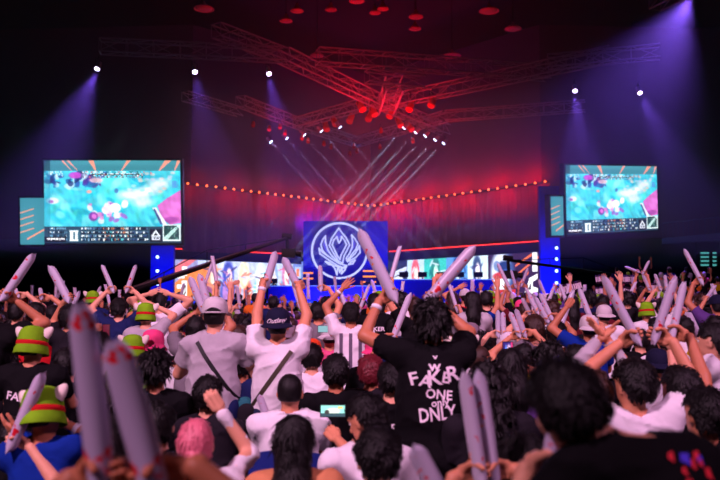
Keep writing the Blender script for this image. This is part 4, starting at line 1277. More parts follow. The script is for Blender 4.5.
# --- standing trio of the middle
spect(215, 297, 5.7, 'standing spectator in off-white cap and pale T-shirt with a thin black bag strap', R='front', Lf='front',
      hat=('cap', M_cap['white']), hair='short', shirt=CL['lgrey'], pants=CL['navy'], strap=(M_strap, 1, .03, CL['teal']), head=(4, 4, 0), fat=1.06, loose=.03, hem=.2)
spect(278, 308, 5.7, 'standing spectator in navy backwards cap and white T-shirt with both arms raised holding sticks',
      Lf=dict(px=(259, 298), dy=.28, st=(265, 290, 276, 252), th=.72, pole=(-1, .3, -.1)), R=dict(px=(303, 303), dy=.28, st=(297, 293, 280, 259), th=.72, pole=(1, .3, -.1)),
      hat=('capback', M_cap['navy']), hair='short', shirt=W_, pants=CL['denim'], strap=(M_strapo, -1, .035, CL['charcoal']), fat=1.05, loose=.03, hem=.2, bands=(-1,),
      prints=None)
_c = [o for o in COL.objects if o.name.startswith('cap')][-1]
_r, _k = _c.parent, None
def cap_script(root, cap, text):
    me = cap.data; bv = BVHTree.FromPolygons([v.co for v in me.vertices], [p.vertices for p in me.polygons])
    vs, fs = text_mesh(text, .05); cx = sum(v.co.x for v in me.vertices) / len(me.vertices); z0 = min(v.co.z for v in me.vertices)
    b = MB(); vs2 = [Vector((v.x * 1.0 + v.y * .35 + cx - .008, 0, v.y + .10 * v.x + z0 + .022)) for v in vs]
    b.add(vs2, fs); b.add([Vector((cx - .04, 0, z0 + .006)), Vector((cx + .05, 0, z0 + .02)), Vector((cx + .05, 0, z0 + .025)), Vector((cx - .04, 0, z0 + .012))], [(0, 1, 2, 3)])
    tmp = b.mesh('lettering')
    for v in tmp.vertices:
        h = bv.ray_cast(Vector((v.co.x, -1.5, v.co.z)), Vector((0, 1, 0)))
        v.co.y = (h[0].y if h[0] is not None else 0) - .004
    link('script_lettering', tmp, M_print, cap)
cap_script(_r, _c, 'Outlaw')
big = spect(432, 305, 4.55, 'large man in a black T-shirt with white brush lettering on the back, left arm raised',
      Lf=dict(px=(388, 309), dy=.24, st=(397, 303, 359, 229), th=.88, gt=.12, pole=(-1, 0, -.5), sl='long white inflatable stick raised by the man with brush lettering, leaning left'),
      R=dict(px=(436, 306), dy=.36, st=(424, 305, 475, 246), th=.88, gt=.12, pole=(1, .3, -.3), sl='long white inflatable stick raised by the man with brush lettering, leaning right'),
      hair='fluffy', shirt=B_, pants=CL['charcoal'], fat=1.22, loose=.035, bands=(-1,), headk=1.06, hem=.22, skin=SKINS[1])
def brush(txts): return txts
back_print(big[2], [('F', .10, -0.115, -0.180, 14, 1.2), ('A', .095, -0.060, -0.190, -12, 1.1), ('K', .12, 0.000, -0.180, 4, 1.1), ('w', .08, 0.000, -0.100, 0, 1.2), ('E', .09, 0.060, -0.170, -10, 1.1), ('R', .12, 0.110, -0.160, 8, 1.1),
                    ('v', .04, 0.005, -0.035, 0, 1.6), ('ONE', .075, 0.020, -0.260, -6, 1.0), ('only', .06, 0.030, -0.300, 5, 1.0), ('DNLY', .11, 0.015, -0.380, 6, .75)], name='brush_lettering')
# --- seated or shorter ones around them
spect(208, 378, 4.9, 'dark haired spectator in front of the pink-haired one, seen from behind', R='clap', Lf='clap', hair='short', shirt=CL['charcoal'], lean=.06, headk=1.04)
spect(156, 353, 4.9, 'dark haired spectator in a black T-shirt with a thin grey cross strap', R='front', Lf='front', hair='fluffy', shirt=B_, strap=(mat('strap_grey', (110,105,115)), 1, .012, None), sit=False, base=1.6, sleeve='short')
spect(178, 352, 7.0, 'spectator with pale cap, white shirt and blue shoulder panel', hair='short', hat=('capback', M_cap['lwhite']), shirt=W_, lod=0, R='clap', Lf='clap', sit=False, base=1.56)
spect(180, 366, 6.3, 'short spectator in a bright blue jacket just below the pale cap', hair=None, hat=None, shirt=CL['blue'], sleeve='long', lod=1, R='clap', Lf='clap', sit=True) if False else None
spect(195, 420, 3.5, 'pink-haired spectator in a white sweater holding the right fist up', R=dict(px=(222, 412), dy=.22, hand='fist', pole=(.6, .1, -.9)), Lf='clap', hair='pony', haircol='pink', shirt=W_, sleeve='long', loose=.035, head=(10, 6, 0))
spect(290, 374, 4.9, 'seated man with cropped hair and white T-shirt with black cross strap', R='clap', Lf='clap', hair='buzz', shirt=W_, fat=1.12, strap=(M_strap, -1, .03, None), loose=.03, chair='dark blue chair behind the cropped-haired man in the white T-shirt')
spect(294, 417, 3.5, 'seated woman with long straight black hair and orange-beige top', R='lap', Lf='lap', hair='long', shirt=CL['beige'], fat=.92, chair='dark blue chair behind the woman with long straight hair')
spect(377, 431, 3.1, 'dark haired spectator in a white T-shirt at the bottom edge below the phone', R='lap', Lf='lap', hair='short', headk=1.05, shirt=W_, head=(15, -6, 0))
spect(366, 397, 3.9, 'dark haired spectator looking down to the left, white T-shirt with small dark print', R='front', Lf=dict(px=(338, 440), dy=.35, hand='relaxed'), hair='short', shirt=W_, head=(38, -22, 0), rz=18, lean=.06)
ph = spect(336, 357, 5.6, 'dark haired spectator in a black T-shirt filming with a phone held low', R='front', Lf=dict(px=(329, 424), dy=-.35, hand='grip') if False else 'front', hair='short', shirt=B_, headk=1.05)
spect(312, 345, 6.9, 'short haired spectator in a white T-shirt right of the capped man with raised arms', R='clap', Lf='clap', hair='short', shirt=W_)
spect(347, 332, 8.0, 'dark haired spectator in a black T-shirt raising a bare arm beside the striped jersey', R=dict(px=(356, 344), dy=.1, hand='open', pole=(1, 0, -1)), Lf='clap', hair='short', shirt=B_, lod=1)
spect(371, 357, 5.9, 'spectator with dark red hair in a black lettered T-shirt', R='lap', Lf='lap', hair='short', haircol='maroon', headk=1.08, shirt=CL['charcoal'], prints=FAKE(.07, -.15, -.02, -6))
spect(392, 362, 5.2, 'spectator in a black lettered T-shirt left of the big man', R='lap', Lf='lap', hair='short', shirt=B_, prints=FAKE(.075, -.17, -.04, 6))
spect(330, 324, 8.6, 'spectator with white cap clapping under the striped jersey', R='claphigh', Lf='claphigh', hat=('capback', M_cap['white']), hair='short', shirt=CL['pink'], lod=1)
spect(312, 339, 7.7, 'spectator with an orange-red cap beside the capped man with raised arms', R='clap', Lf='clap', hat=('capback', M_cap['orange']), hair='short', shirt=CL['lgrey'], lod=1)
spect(393, 318, 9.5, 'black haired spectator behind the raised arm of the big man', R='clap', Lf='clap', hair='short', shirt=CL['navy'], lod=1, sit=False)
# --- left side
spect(33, 328, 5.3, 'spectator in a green creature hat and black lettered T-shirt', hat=('creature', M_cap['green']), hair='short', shirt=B_, R='clap', Lf='clap', sit=False, base=1.66, fat=1.1, prints=FAKE(.08, -.22, .0, -8), head=(-8, -4, 0))
spect(44, 389, 4.0, 'spectator in a green creature hat and blue shirt clapping at the lower left', hat=('creature', M_cap['green']), hair='short', shirt=CL['blue'], sleeve='long', R=dict(px=(68, 425), dy=.25, hand='open', palm=(-1, .3, 0)), Lf=dict(px=(22, 436), dy=.25, hand='open', palm=(1, .3, 0)), bands=(1,), head=(-14, -6, -10), sit=True, loose=.04)
spect(119, 299, 8.9, 'spectator in a navy T-shirt holding two sticks apart overhead', hair='short', shirt=CL['navy'], pants=CL['denim'], lod=0,
      Lf=dict(px=(112, 297), dy=.15, st=(114, 293, 102, 265), th=.62, pole=(-1, 0, -.3)), R=dict(px=(127, 297), dy=.15, st=(126, 293, 136, 265), th=.62, pole=(1, 0, -.3)), fat=1.08)
spect(37, 303, 8.0, 'spectator in a red jersey with black sleeves at the left', hair='short', shirt=CL['red'], R=dict(px=(44, 300), dy=.1, st=(42, 300, 40, 288), th=.5, hand='grip'), Lf='clap', lod=1)
spect(-12, 298, 5.6, 'spectator cut by the left edge raising a stick', hair='short', shirt=B_, R=dict(px=(4, 308), dy=.1, st=(1, 302, 34, 254), th=.75, pole=(.6, -.2, -1), sl='white inflatable stick at the far left edge leaning right'), Lf='clap', sit=False)
spect(17, 303, 8.6, 'dark haired spectator raising one arm near the left edge', hair='short', shirt=B_, R=dict(px=(18, 298), dy=.1, st=(19, 298, 15, 288), th=.5, pole=(1, 0, -.6)), Lf='clap', lod=1)
spect(70, 306, 7.0, 'spectator in a patterned black T-shirt with a stick tilted left', hair='short', shirt=CL['charcoal'], Lf=dict(px=(70, 303), dy=.1, st=(70, 303, 50, 266), th=.9, pole=(-.4, 0, -1), sl='flared inflatable stick with dark lettering leaning left near the left edge'), R='clap', lod=0)
spect(53, 306, 9.5, 'dark haired spectator with a white print on black, left rows', hair='short', shirt=B_, R='clap', Lf='clap', lod=1, sit=False)
spect(146, 304, 8.4, 'spectator with a green creature hat and pale grey T-shirt', hat=('creature', M_cap['green']), hair='short', shirt=CL['lgrey'], R='claphigh', Lf='clap', lod=1)
spect(133, 336, 7.4, 'seated spectator with a green creature hat behind the big tilted stick', hat=('creature', M_cap['green']), hair='short', shirt=CL['green'], R='clap', Lf='clap', lod=1)
spect(153, 331, 7.6, 'spectator with a hot pink bucket hat and pink shirt', hat=('bucket', M_cap['pink']), hair='short', shirt=CL['pink'], R='clap', Lf='clap', lod=1)
spect(160, 292, 9.6, 'white shirted spectator with both hands laid on the head', hair='short', shirt=W_, R='head', Lf='head', lod=1, sit=False)
spect(100, 333, 7.6, 'spectator raising a dark phone left of the navy T-shirt', hair='short', shirt=W_, R=dict(px=(104, 336), dy=.2, hand='grip', pole=(.6, 0, -1)), Lf='clap', lod=1)
spect(8, 345, 6.6, 'dark haired spectator in black at the left edge, middle height', hair='fluffy', shirt=B_, R='clap', Lf='clap', lod=1)
spect(66, 350, 5.9, 'dark haired spectator in black beside the largest stick', hair='short', shirt=B_, R='clap', Lf='clap', lod=1)
spect(128, 372, 5.6, 'curly haired spectator in a black T-shirt behind the large tilted stick', hair='curly', shirt=B_, R='clap', Lf='clap')
spect(242, 352, 6.6, 'dark haired seated spectator between the two standing men in pale T-shirts', hair='short', shirt=CL['navy'], R='lap', Lf='lap', lod=1)
spect(158, 404, 4.0, 'dark haired spectator in a black shirt with a white badge, lower left', hair='short', shirt=B_, R='clap', Lf='clap', sit=True)
spect(110, 420, 3.6, 'dark haired spectator in black between the two largest sticks', hair='short', shirt=B_, R='lap', Lf='lap')
# --- upper middle
_jk = spect(351, 303, 7.9, 'spectator in a white striped jersey raising an open left hand', hair='short', shirt=W_, Lf=dict(px=(342, 289), dy=.1, hand='open', palm=(0, 1, 0), pole=(-1, 0, -.4)), R='clap', lod=0, sit=False, bands=(-1,), sleeve='short', fat=1.06)
back_print(_jk[2], [(blocks([[(x, -.42), (x + .035, -.42), (x + .035, -.04), (x, -.04)] for x in (-.12, -.02, .08)]), 1.0, 0, 0, 0, 1)], name='jersey_stripes', m=mat('stripe_grey', (96, 84, 104), rough=.8))
spect(375, 294, 9.6, 'spectator in a black lettered T-shirt below the crest', hair='short', shirt=B_, R='clap', Lf='clap', lod=1, sit=False, prints=FAKE(.07, -.17))
spect(318, 303, 8.8, 'spectator in a grey T-shirt holding one printed stick straight up', hair='short', shirt=CL['grey'], R=dict(px=(324, 296), dy=.1, st=(321, 292, 320, 265), th=.65, pole=(1, 0, -.5)), Lf='clap', lod=1, sit=False)
spect(326, 296, 12.5, 'pale haired spectator facing sideways below the crest', hair='buzz', shirt=CL['lgrey'], R='clap', Lf='clap', lod=1, sit=False, rz=-60)
# --- right side
spect(470, 323, 7.6, 'spectator with a mauve-grey cap and dark long hair', hat=('cap', M_cap['grey']), hair='bob', shirt=K_, R='lap', Lf='lap', lod=0, sit=True, base=1.44)
spect(462, 336, 6.8, 'spectator with a green creature hat right of the big man', hat=('creature', M_cap['green']), hair='short', shirt=CL['lgrey'], R='clap', Lf='clap', lod=0)
spect(481, 346, 6.2, 'cropped brown haired spectator looking right behind the grey cap', hair='buzz', haircol='brown', shirt=CL['charcoal'], R='lap', Lf='lap', head=(-55, 0, 0))
spect(534, 316, 7.6, 'brown haired spectator in a grey T-shirt holding sticks low', hair='short', haircol='brown', shirt=CL['grey'], R='clap', Lf='clap', sit=True, base=1.42)
spect(556, 322, 7.6, 'dark haired spectator in a beige top beside the grey T-shirt', hair='short', shirt=CL['beige'], R='lap', Lf='lap', lod=1, sit=True, base=1.42)
phg = spect(511, 350, 5.2, 'spectator in a purple top filming with an upright phone', hair='long', shirt=CL['purple'], R=dict(px=(519, 366), dy=.14, hand='grip', pole=(1, -.2, -1)), Lf='lap', fat=.92)
spect(507, 333, 7.9, 'spectator in a pale bucket hat behind the upright phone', hat=('bucket', M_cap['lwhite']), hair='short', shirt=CL['charcoal'], R='lap', Lf='lap', lod=1)
spect(548, 346, 5.6, 'curly dark haired spectator behind the purple top', hair='curly', shirt=K_, R='lap', Lf='lap')
spect(489, 366, 4.4, 'long curly dark haired spectator in a dark top, lower right of the big man', hair='curly', shirt=K_, R='lap', Lf='lap', sit=True, base=1.38)
fg = spect(569, 364, 1.98, 'blurred dark haired man bending in close at the right in a black T-shirt', hair='short', headk=1.0, shirt=B_, R=dict(px=(668, 560), dy=.1, hand='relaxed', pole=(1, -.5, -1)), Lf=dict(px=(548, 478), dy=.16, st=(547, 490, 557, 419), th=.6, gt=.3, pole=(-.6, -.5, -1), sl='pale stick in front of the bending man with a red dot'),
      sit=False, lean=.10, side=-.22, hx=-.15, hy=.05, hdz=-.07, head=(-6, -20, -16), fat=.98, rz=12)
def bits(seed, n):
    rs = np.random.RandomState(seed); out = []
    for _ in range(n):
        x, y, w, h = rs.uniform(.03, .15), rs.uniform(-.13, .02), rs.uniform(.012, .03), rs.uniform(.01, .022)
        out.append([(x, y), (x + w, y - .006), (x + w * 1.1, y + h), (x + .004, y + h * .8)])
    return out
back_print(fg[2], [(blocks(bits(1, 12)), 1.0, -.02, .0, -14, 1)], name='red_pattern', m=mat('print_red', (235, 40, 60), rough=.7))
back_print(fg[2], [(blocks(bits(4, 7)), 1.0, -.02, -.01, -14, 1)], name='blue_pattern', m=mat('print_blue', (80, 60, 230), rough=.7))
spect(594, 372, 4.3, 'brown haired spectator clapping with pale long sleeves raised', hair='short', haircol='brown', shirt=CL['lgrey'], sleeve='long', R=dict(px=(609, 343), dy=.16, hand='flat', palm=(-1, 0, .1), pole=(1, 0, -.5)), Lf=dict(px=(597, 343), dy=.16, hand='flat', palm=(1, 0, .1), pole=(-1, 0, -.5)))
spect(589, 315, 7.4, 'spectator in a white cap and bright blue T-shirt with a raised arm', hat=('capback', M_cap['white']), hair='short', shirt=CL['blue'], Lf=dict(px=(566, 308), dy=.1, hand='fist', pole=(-.6, 0, -1)), R='clap', sit=False, base=1.60)
spect(604, 305, 9.2, 'spectator in a white cap and white shirt behind the bright blue T-shirt', hat=('capback', M_cap['white']), hair='short', shirt=W_, R='clap', Lf='clap', lod=1, sit=False)
spect(633, 362, 4.2, 'dark haired spectator in a pale collared shirt holding two sticks apart', hair='short', shirt=W_, headk=1.08, head=(25, 0, 0),
      Lf=dict(px=(634, 356), dy=.2, st=(640, 346, 603, 276), th=.6, pole=(-1, 0, -.5), sl='long white inflatable stick with red marks leaning left in front of the tribune'),
      R=dict(px=(666, 356), dy=.2, st=(653, 344, 675, 278), th=.6, pole=(1, 0, -.5), sl='long white inflatable stick leaning right, left one of the close upright pair at the right'))
spect(679, 368, 4.3, 'dark haired spectator with glossy hair holding up a lettered stick', hair='short', shirt=B_, headk=1.04, head=(20, 4, 0), R=dict(px=(676, 345), dy=.4, st=(670, 336, 683, 278), th=.55, pole=(1, 0, -.5), sl='inflatable stick with dark lettering, right one of the close upright pair'), Lf='lap')
spect(712, 325, 5.2, 'profile of a dark haired man in a white T-shirt at the right edge', hair='short', shirt=W_, rz=62, head=(0, 0, 0), Lf=dict(px=(671, 352), dy=-.05, hand='fist', pole=(-.3, 0, -1)), R=dict(px=(676, 345), dy=.15, hand='fist', pole=(1, 0, -1)), sit=False, base=1.52, loose=.035)
spect(704, 389, 3.7, 'dark haired spectator in black at the lower right edge', hair='short', shirt=B_, R='lap', Lf='lap', head=(20, 0, 0))
spect(662, 402, 3.9, 'dark haired spectator in black between the lower right heads', hair='fluffy', shirt=B_, R='lap', Lf='lap', head=(30, 0, 0)) if False else None
spect(680, 384, 4.7, 'long haired spectator in black at the right, looking left', hair='long', shirt=B_, R='lap', Lf='lap', head=(40, 0, 0))
spect(522, 437, 3.0, 'long dark haired spectator at the bottom edge right of the stick pair', hair='long', shirt=B_, R='lap', Lf='lap', headk=1.08, rz=0)
spect(665, 330, 7.4, 'spectator in a white shirt with a dark red mark between the raised sticks', hair='short', shirt=W_, R='clap', Lf='clap', lod=1, sit=False, base=1.6)
spect(685, 318, 8.2, 'dark haired spectator in a white shirt holding a flared stick leaning left', hair='short', shirt=W_, Lf=dict(px=(698, 330), dy=.1, st=(699, 338, 687, 312), pole=(-1, 0, -1)), R='clap', lod=1, sit=False, base=1.6)
spect(714, 316, 7.9, 'spectator in a bright yellow shirt at the right edge', hair='short', shirt=CL['yellow'], R='clap', Lf='clap', lod=1, sit=False, base=1.6)
spect(465, 289, 13.5, 'spectator in a white cap and red T-shirt raising an arm', hat=('cap', M_cap['white']), hair='short', shirt=CL['red'], Lf=dict(px=(458, 288), dy=.1, hand='open', pole=(-1, 0, -.5)), R='clap', lod=1, sit=False, base=1.7)

spect(15, 420, 4.4, 'dark haired seated spectator in black at the lower left edge', hair='short', shirt=B_, R='lap', Lf='lap', lod=1)
spect(185, 400, 4.6, 'dark haired seated spectator in charcoal left of the pink-haired one', hair='short', shirt=K_, R='lap', Lf='lap', lod=1) if False else None
spect(246, 404, 4.7, 'seated spectator in dark navy beside the man with cropped hair', hair='short', shirt=CL['navy'], R='lap', Lf='lap', lod=1) if False else None
spect(440, 392, 4.0, '', hair='short') if False else None
spect(617, 402, 3.4, 'dark haired spectator in black low behind the bending man', hair='short', shirt=B_, R='lap', Lf='lap', lod=1) if False else None
spect(640, 330, 8.3, 'spectator in a patterned black T-shirt below the tribune', hair='short', shirt=B_, R='clap', Lf='clap', lod=1, sit=False, base=1.6)
spect(655, 318, 9.4, 'spectator in a black T-shirt with white star prints under the tribune', hair='short', shirt=B_, R='clap', Lf='clap', lod=1, sit=False)
spect(575, 345, 6.3, 'dark haired spectator low in front of the bright blue T-shirt', hair='short', shirt=CL['navy'], R='lap', Lf='lap', lod=1)

# --- loose, very close sticks and the hands that hold them (people just below the frame)
def low_person(px, d, label, **P):
    """seated person whose head stays under the frame; only the raised hands show"""
    return spect(px, 500, d, label, lod=0, **P)
low_person(118, 1.55, 'person below the frame at the lower left holding up the two largest sticks', sit=True, hair='short', shirt=CL['orange'], base=1.36, skin=SKINS[1],
    Lf=dict(px=(80, 478), dy=.12, st=(104, 500, 80, 303), th=.70, gt=.1, pole=(-1, 0, -1), sl='largest white inflatable stick with red spots, standing nearly upright at the left'),
    R=dict(px=(172, 486), dy=.12, st=(158, 500, 114, 340), th=.80, gt=.1, pole=(1, 0, -1), sl='large white inflatable stick with an orange spot leaning left'))
spect(528, 520, 2.6, 'person below the frame holding the orange-topped pair of sticks', sit=True, base=1.2, hair='short', shirt=K_, lod=0,
    Lf=dict(px=(476, 476), dy=.12, st=(482, 490, 464, 372), th=.62, pole=(-1, 0, -1), sl='left one of the orange-topped pair of sticks beside the big man'),
    R=dict(px=(486, 478), dy=.16, st=(496, 490, 479, 370), th=.62, pole=(1, 0, -1), sl='right one of the orange-topped pair of sticks beside the big man'))
spect(440, 545, 2.2, 'person below the frame holding a blurred stick under the big man', sit=True, base=1.2, hair='short', shirt=K_, lod=0, Lf=dict(px=(455, 500), dy=.1, st=(452, 520, 414, 446), th=.7, pole=(-1, 0, -1), sl='blurred white stick top poking up at the bottom edge below the big man'), R='lap')
def holder(px, py, dd, label, l, r=None, th=.65, lod=1, **P):
    a = dict(lod=lod, hair='short', shirt=CL[P.pop('c', 'black')], R='clap', Lf='clap'); a.update(P)
    for key, s, pl in (('Lf', l, -1), ('R', r, 1)):
        if s: a[key] = dict(px=s[:2], dy=.16, st=s[:4], th=th, gt=.12, pole=(pl, .1, -.5), sl=s[4])
    return spect(px, py, dd, label, **a)
holder(-22, 462, 3.75, 'seated spectator mostly cut by the left edge holding a pale stick', None, (9, 452, 43, 373, 'pale stick between the two green creature hats leaning right'), th=.75, lod=0)
holder(728, 520, 3.0, 'spectator below the frame at the lower right holding a thin stick', (700, 486, 676, 440, 'thin pale stick at the lower right leaning left'), th=.5, lod=0)
holder(196, 317, 6.7, 'dark haired spectator holding two grey sticks just left of the off-white cap', (205, 314, 190, 277, 'grey stick held left of the off-white cap, outer of two'), (210, 311, 199, 274, 'grey stick held left of the off-white cap, inner of two'), th=.8, c='grey')
holder(501, 346, 7.7, 'dark haired spectator holding two upright sticks left of the grey T-shirt', (498, 338, 498, 310, 'left one of two upright sticks left of the grey T-shirt'), (504, 338, 503, 312, 'right one of two upright sticks left of the grey T-shirt'), th=.6, c='charcoal')
holder(524, 345, 7.2, 'dark haired spectator holding two leaning sticks in front of the grey T-shirt', (520, 338, 510, 312, 'left one of two leaning sticks beside the grey T-shirt'), (526, 338, 516, 309, 'right one of two leaning sticks beside the grey T-shirt'), th=.62, c='yellow')
holder(550, 330, 8.8, 'spectator in white waving two long sticks to the left over the right rows', (549, 324, 535, 297, 'lower of two long sticks leaning left over the right rows'), (553, 321, 540, 293, 'upper of two long sticks leaning left over the right rows'), th=.66, c='white')
holder(536, 322, 9.6, 'spectator in pink waving two pale sticks behind the brown haired head', (531, 316, 522, 298, 'lower pale stick leaning left behind the brown haired head'), (538, 314, 528, 294, 'upper pale stick leaning left behind the brown haired head'), th=.62, c='pink')
holder(641, 287, 15.9, 'spectator crossing two sticks high before the tribune', (640, 271, 625, 265, 'nearly level stick of the high crossed pair on the tribune'), (642, 271, 649, 257, 'steep stick of the high crossed pair on the tribune'), c='black')
holder(653, 300, 13.2, 'spectator lifting a long pale stick under the high crossed pair', (650, 291, 643, 275, 'long pale stick leaning left under the high crossed pair'), c='charcoal')
holder(663, 300, 11.9, 'spectator with two flared sticks behind the close upright pair', (661, 291, 655, 274, 'flared stick behind the upright pair, left one'), (667, 291, 665, 275, 'flared stick behind the upright pair, right one'), c='white')
holder(710, 311, 11.0, 'spectator crossing two pale sticks near the right edge', (706, 302, 717, 286, 'right-leaning pale stick near the right edge'), (717, 303, 711, 284, 'left-leaning pale stick near the right edge'), c='navy')
holder(518, 297, 14.9, 'distant spectator spreading two sticks below the mascot picture', (516, 288, 511, 270, 'stick leaning left below the mascot picture'), (521, 287, 528, 268, 'stick leaning right below the mascot picture'), c='black')
holder(242, 317, 12.5, 'spectator raising one thin stick above the left middle rows', (240, 309, 237, 286, 'thin pale stick above the left middle rows'), c='red')
stick(at(272, 432, 5.2), at(259, 395, 5.2), label='pale stick hanging behind the man with raised arms', thick=.62)

for o in STICK_RECS:
    if o['label'].startswith(('largest white', 'large white inflatable stick with an orange', 'pale stick in front of the bending')): o.data = STICKS[4]

# phones
def phone(p, rz, tilt, lab, scr):
    root = empty('phone', p); root.rotation_euler = (math.radians(tilt), 0, math.radians(rz))
    b = MB(); n = 8
    b.box((-.078, 0, -.037), (.078, .009, .037)); b.build('casing', M_blackm, root)
    scr.object('display', (-.073, -.001, .033), (.073, -.001, .033), (-.073, -.001, -.033), M_screen, root)
    return tag(root, lab, 'phone', 'phones filming the stage')
c = Canvas(40, 20, (150, 225, 215)); c.blob(.5, .5, .3, .3, (235, 240, 225), .9); c.rect(0, .72, 1, 1, (50, 80, 90)); c.blob(.25, .6, .1, .2, (60, 60, 60)); c.rect(.7, .1, .9, .3, (230, 200, 120))
phone(at(333, 411, 4.75), 0, -6, 'bright phone screen held low in front of the dark haired spectator', c)
c = Canvas(20, 40, (50, 30, 110)); c.blob(.5, .4, .4, .3, (240, 200, 240), .9); c.rect(0, 0, 1, .2, (200, 50, 110)); c.blob(.4, .7, .3, .1, (90, 130, 230))
pp = phone(at(508, 353, 5.36), 0, 0, 'upright phone filming in front of the pale bucket hat', c); pp.rotation_euler = (0, math.radians(90), 0)
pp2 = phone(at(106, 332, 7.75), 0, 0, 'dark phone held up left of the navy T-shirt', Canvas(10, 6, (90, 20, 40))); pp2.rotation_euler = (0, math.radians(90), 0)
pp3 = phone(at(325, 329, 8.3), 0, 0, 'small lit phone near the white cap below the crest', Canvas(10, 6, (120, 160, 170)))

# ================================================================== random individuals
ARCH = []
def arch(desc, **P):
    P.setdefault('seed', 300 + len(ARCH)); hat = P.get('hat')
    root, info, kids = build_person(P, lod=1)
    ARCH.append(dict(root=root, info=info, kids=kids, sit=P.get('sit', False), desc=desc, hat=bool(hat), hair=P.get('hair'), used=False, R=P.get('R'), L=P.get('L'), name=P.get('shirt_name')))
g_ = lambda sx, x, y, z, st=None, hand='grip', pole=None: dict(w=(x, y, z), stick=st, hand=hand, pole=pole or (sx, .1, -.5))
arch('clapping', R='clap', L='clap', hair='short')
arch('clapping', R='clap', L='clap', hair='fluffy', lean=.05, head=(14, 0, 0))
arch('long-haired', R='clap', L='clap', hair='long', fat=.9)
arch('cheering', R=g_(1, .27, .1, 1.95, (-.3, .1, .9)), L=g_(-1, -.25, .1, 1.93, (.3, .1, .9)), hair='short')
arch('pointing', R=g_(1, .20, .12, 2.0, (-.2, .2, 1)), L='clap', hair='short', head=(-10, 0, 0))
arch('capped', R='clap', L=g_(-1, -.24, .15, 1.88, (-.4, .1, .9)), hair='short', hat=('cap', M_cap['black']))
arch('long-haired waving', R='up', L='clap', hair='bob', fat=.92)
arch('filming', R='phone', L='phone', hair='short', head=(-20, 0, 0))
arch('seated', sit=True, R='clap', L='clap', hair='short')
arch('seated fluffy-haired', sit=True, R='lap', L='lap', hair='fluffy', head=(20, 0, 0))
arch('seated long-haired', sit=True, R='clap', L='clap', hair='long', fat=.9)
arch('seated capped', sit=True, R='lap', L='clap', hair='short', hat=('capback', M_cap['navy']))
arch('seated stick-waving', sit=True, R=g_(1, .24, .2, 1.42, (-.3, .1, .9)), L=g_(-1, -.22, .2, 1.40, (.35, .1, .9)), hair='short')
arch('creature-hatted', R='clap', L='clap', hair='short', hat=('creature', M_cap['green']))
arch('seated head-turned', sit=True, R='lap', L='lap', hair='bob', head=(-35, 0, 0))

SHIRTS = ['black'] * 12 + ['white'] * 4 + ['charcoal'] * 4 + ['lgrey'] * 2 + ['navy'] * 2 + ['grey', 'pink', 'red', 'yellow', 'blue', 'purple', 'orange', 'beige', 'maroon']
CNAME = {'lgrey': 'light grey'}
def tree_copy(o, parent=None):
    c = o.copy(); COL.objects.link(c)
    if parent is not None: c.parent = parent
    for ch in o.children: tree_copy(ch, c)
    return c
def set_mat(o, m):
    for s in o.material_slots: s.link = 'OBJECT'; s.material = m
RND = []
def put(a, x, y, z, rz, sc, shirt, skin, hairc, hatc):
    src = a['root']
    if not a['used']: o = src; a['used'] = True; first = True
    else: o = tree_copy(src); first = False
    o.location = (x, y, z); o.rotation_euler = (0, 0, rz); o.scale = (sc,) * 3
    set_mat(o, skin)
    for ch in o.children:
        st = re.sub(r'\.\d+$', '', ch.name)
        if st == 't_shirt': set_mat(ch, CL[shirt])
        elif st == 'hair': set_mat(ch, HAIRS[hairc])
        elif st == 'cap' and hatc:
            set_mat(ch, M_cap[hatc])
            for c2 in ch.children:
                if c2.name.startswith('brim'): set_mat(c2, M_cap[hatc])
    return o
import re
N_STAND = [0, 0, 0, 1, 1, 1, 2, 2, 3, 4, 5, 6, 7, 13]; N_SIT = [8, 8, 8, 9, 9, 10, 11, 12, 14]
Y = 6.3; n_ind = 0
rows = []
while Y < 15.2:
    half = Y * .49 + .6; x = -half + R_.random() * .4
    while x < half:
        xx, yy = x + R_.uniform(-.08, .08), Y + R_.uniform(-.2, .2)
        if all((xx - ox)**2 + (yy - oy)**2 > .50**2 for ox, oy, _ in OCC):
            rows.append((xx, yy))
            OCC.append((xx, yy, .3))
        x += .58 + (.08 if Y < 9 else 0)
    Y += .80
for xx, yy in rows:
    if n_ind >= 232: break
    pxx = 360 + xx / yy * FPX
    stand = R_.random() < ((.12 if yy < 8.5 else .16) if pxx < 470 else (.3 if yy < 8.5 else .6))
    # keep the people built by hand in sight
    if any(abs(pxx - q[1]) < 16 and q[2] > yy for q in PEOPLE if q[2] < 10): stand = False
    a = ARCH[R_.choice(N_STAND if stand else N_SIT)]
    shirt = R_.choice(SHIRTS); hairc = R_.choice(['black', 'black', 'black', 'brown']); hatc = R_.choice(['black', 'white', 'navy', 'grey', 'pink'])
    sc = R_.uniform(.92, 1.02) if not a['sit'] else R_.uniform(.98, 1.08)
    zz = 0
    rz = math.radians(R_.gauss(0, 9)) + math.atan2(xx, 45) * .0
    o = put(a, xx, yy, zz, rz, sc, shirt, R_.choice(SKINS), hairc, hatc)
    n_ind += 1
    RND.append((o, a, shirt, hairc, hatc, pxx, yy))
    for key, sg in (('R', 1), ('L', -1)):
        sp = a[key]
        if isinstance(sp, dict) and R_.random() < .55:
            Rz = Matrix.Rotation(rz, 3, 'Z')
            g = Vector((xx, yy, zz)) + Rz @ (a['info']['stick'][sg] * sc); dv = Rz @ Vector(sp['stick']).normalized() * .5
            stick(g - dv * .14, g + dv * .86, thick=.68)
    if a['desc'] == 'clapping' and R_.random() < .25:
        g = Vector((xx, yy + .33, 1.4 * sc)); dv = Vector((R_.uniform(-.3, .3), .1, .5)); stick(g, g + dv, thick=.62)
for a in ARCH:
    if not a['used']: print('unused archetype', a['desc'])
